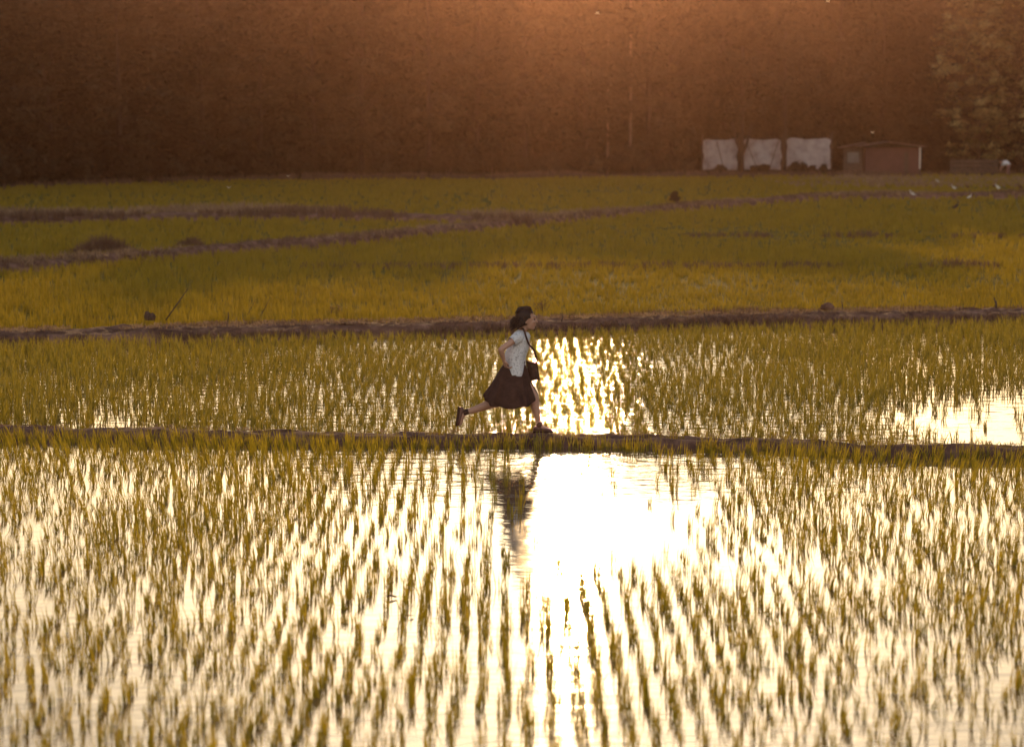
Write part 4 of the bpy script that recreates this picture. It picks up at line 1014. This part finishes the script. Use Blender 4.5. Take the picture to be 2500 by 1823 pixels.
# the distant worker stooping at the right edge, about 1.2 m high in that pose
q0 = ground(2458, 433, 0.05)
wk = empty("person", Vector((q0.x, q0.y, 0.05)), "distant worker in a white shirt stooping before the wood at the right edge", "person")
caps = []
for s in (-1, 1):
    hp, kn, an = Vector((0.12, s * 0.1, 0.78)), Vector((0.05 + 0.04 * s, s * 0.12, 0.42)), Vector((0.12 + 0.1 * s, s * 0.12, 0.06))
    caps += [([hp, kn], [0.09, 0.06]), ([kn, kn.lerp(an, 0.35), an], [0.056, 0.055, 0.035]), ([an, an + Vector((-0.16, 0, -0.03))], [0.035, 0.028])]
    sh, el, wr = Vector((-0.22, s * 0.19, 1.02)), Vector((-0.30 - 0.04 * s, s * 0.22, 0.76)), Vector((-0.42, s * 0.16, 0.58))
    caps += [([sh, el], [0.045, 0.036]), ([el, wr], [0.034, 0.024])] + hand(wr, Vector((-0.4, 0, -1)), Vector((0.7, 0, -0.3)), Vector((-0.5, -s * 0.6, 0)))
caps += [([Vector((0.12, -0.06, 0.8)), Vector((0.12, 0.06, 0.8))], [0.11, 0.11]), ([Vector((0.12, 0, 0.82)), Vector((0.0, 0, 0.96)), Vector((-0.18, 0, 1.04))], [0.12, 0.12, 0.12]), ([Vector((-0.2, 0, 1.04)), Vector((-0.32, 0, 1.06))], [0.055, 0.05])]
h2 = Vector((-0.40, 0, 1.07))
body2 = capsules_to_mesh("body", caps, [(h2, (0.10, 0.08, 0.105), 0.0), (h2 + Vector((-0.03, 0, -0.06)), (0.07, 0.06, 0.07), 0), (h2 + Vector((-0.10, 0, -0.03)), (0.02, 0.015, 0.02), 0)], 0.008, 2)
link("body", body2, M_skin, wk)
def ell_ring(c, ax, rx, ry, n_=24):
    """ellipse ring round centre c, normal ax in the XZ plane"""
    ax = ax.normalized(); u = Vector((ax.z, 0, -ax.x)); return lambda g: c + u * math.cos(g) * rx + Vector((0, 1, 0)) * math.sin(g) * ry
a_ = Vector((-0.85, 0, 0.5))
v, f = loft([ell_ring(Vector((0.14, 0, 0.80)), a_, 0.145, 0.18), ell_ring(Vector((0.04, 0, 0.92)), a_, 0.15, 0.19), ell_ring(Vector((-0.10, 0, 1.00)), a_, 0.15, 0.20), ell_ring(Vector((-0.22, 0, 1.05)), a_, 0.12, 0.18), ell_ring(Vector((-0.30, 0, 1.07)), a_, 0.06, 0.07)], 30)
o = link("shirt", py_mesh("shirt", v, f, True), M_shirt, wk); add_mods(o, 0.006, 1)
for s in (-1, 1):
    sh, el = Vector((-0.20, s * 0.18, 1.03)), Vector((-0.30 - 0.04 * s, s * 0.22, 0.76))
    v, f = tube_geo([sh, sh.lerp(el, 0.5), sh.lerp(el, 0.9)], [0.07, 0.062, 0.058], 14, cap=False); o = link("sleeve", py_mesh("sleeve", v, f, True), M_shirt, wk); add_mods(o, 0.004, 0)
    hp, kn, an = Vector((0.12, s * 0.1, 0.80)), Vector((0.05 + 0.04 * s, s * 0.12, 0.42)), Vector((0.12 + 0.1 * s, s * 0.12, 0.10))
    v, f = tube_geo([hp + Vector((0, 0, 0.06)), hp.lerp(kn, 0.5), kn, kn.lerp(an, 0.5), an], [0.125, 0.105, 0.085, 0.08, 0.078], 16, cap=False); o = link("trouser_leg", py_mesh("trouser_leg", v, f, True), M_trouser, wk); add_mods(o, 0.005, 0)
bm = bmesh.new()
for vv in bmesh.ops.create_icosphere(bm, subdivisions=3, radius=1)["verts"]: vv.co = h2 + Vector((0.012 + vv.co.x * 0.105, vv.co.y * 0.088, 0.03 + max(vv.co.z, -0.35) * 0.10))
link("hair", bm_mesh("hair", bm, True), M_hair, wk)

# ---------------------------------------------------------------- haze: lit dusty air round the whole place
v, f = box_geo(-200, 200, -55, 355, -1.15, 29.5)
haze = link("haze", py_mesh("haze", v, f))
m = bpy.data.materials.new("hazy evening air"); m.use_nodes = True; nt = m.node_tree; nt.nodes.clear()
o = nt.nodes.new("ShaderNodeOutputMaterial"); pv = nt.nodes.new("ShaderNodeVolumePrincipled")
pv.inputs["Color"].default_value = (0.94, 0.54, 0.42, 1); pv.inputs["Density"].default_value = 0.00017; pv.inputs["Anisotropy"].default_value = 0.95
nt.links.new(pv.outputs[0], o.inputs["Volume"]); haze.data.materials.append(m)
tag(haze, "warm dusty haze glowing under the low sun", "haze", kind="stuff")
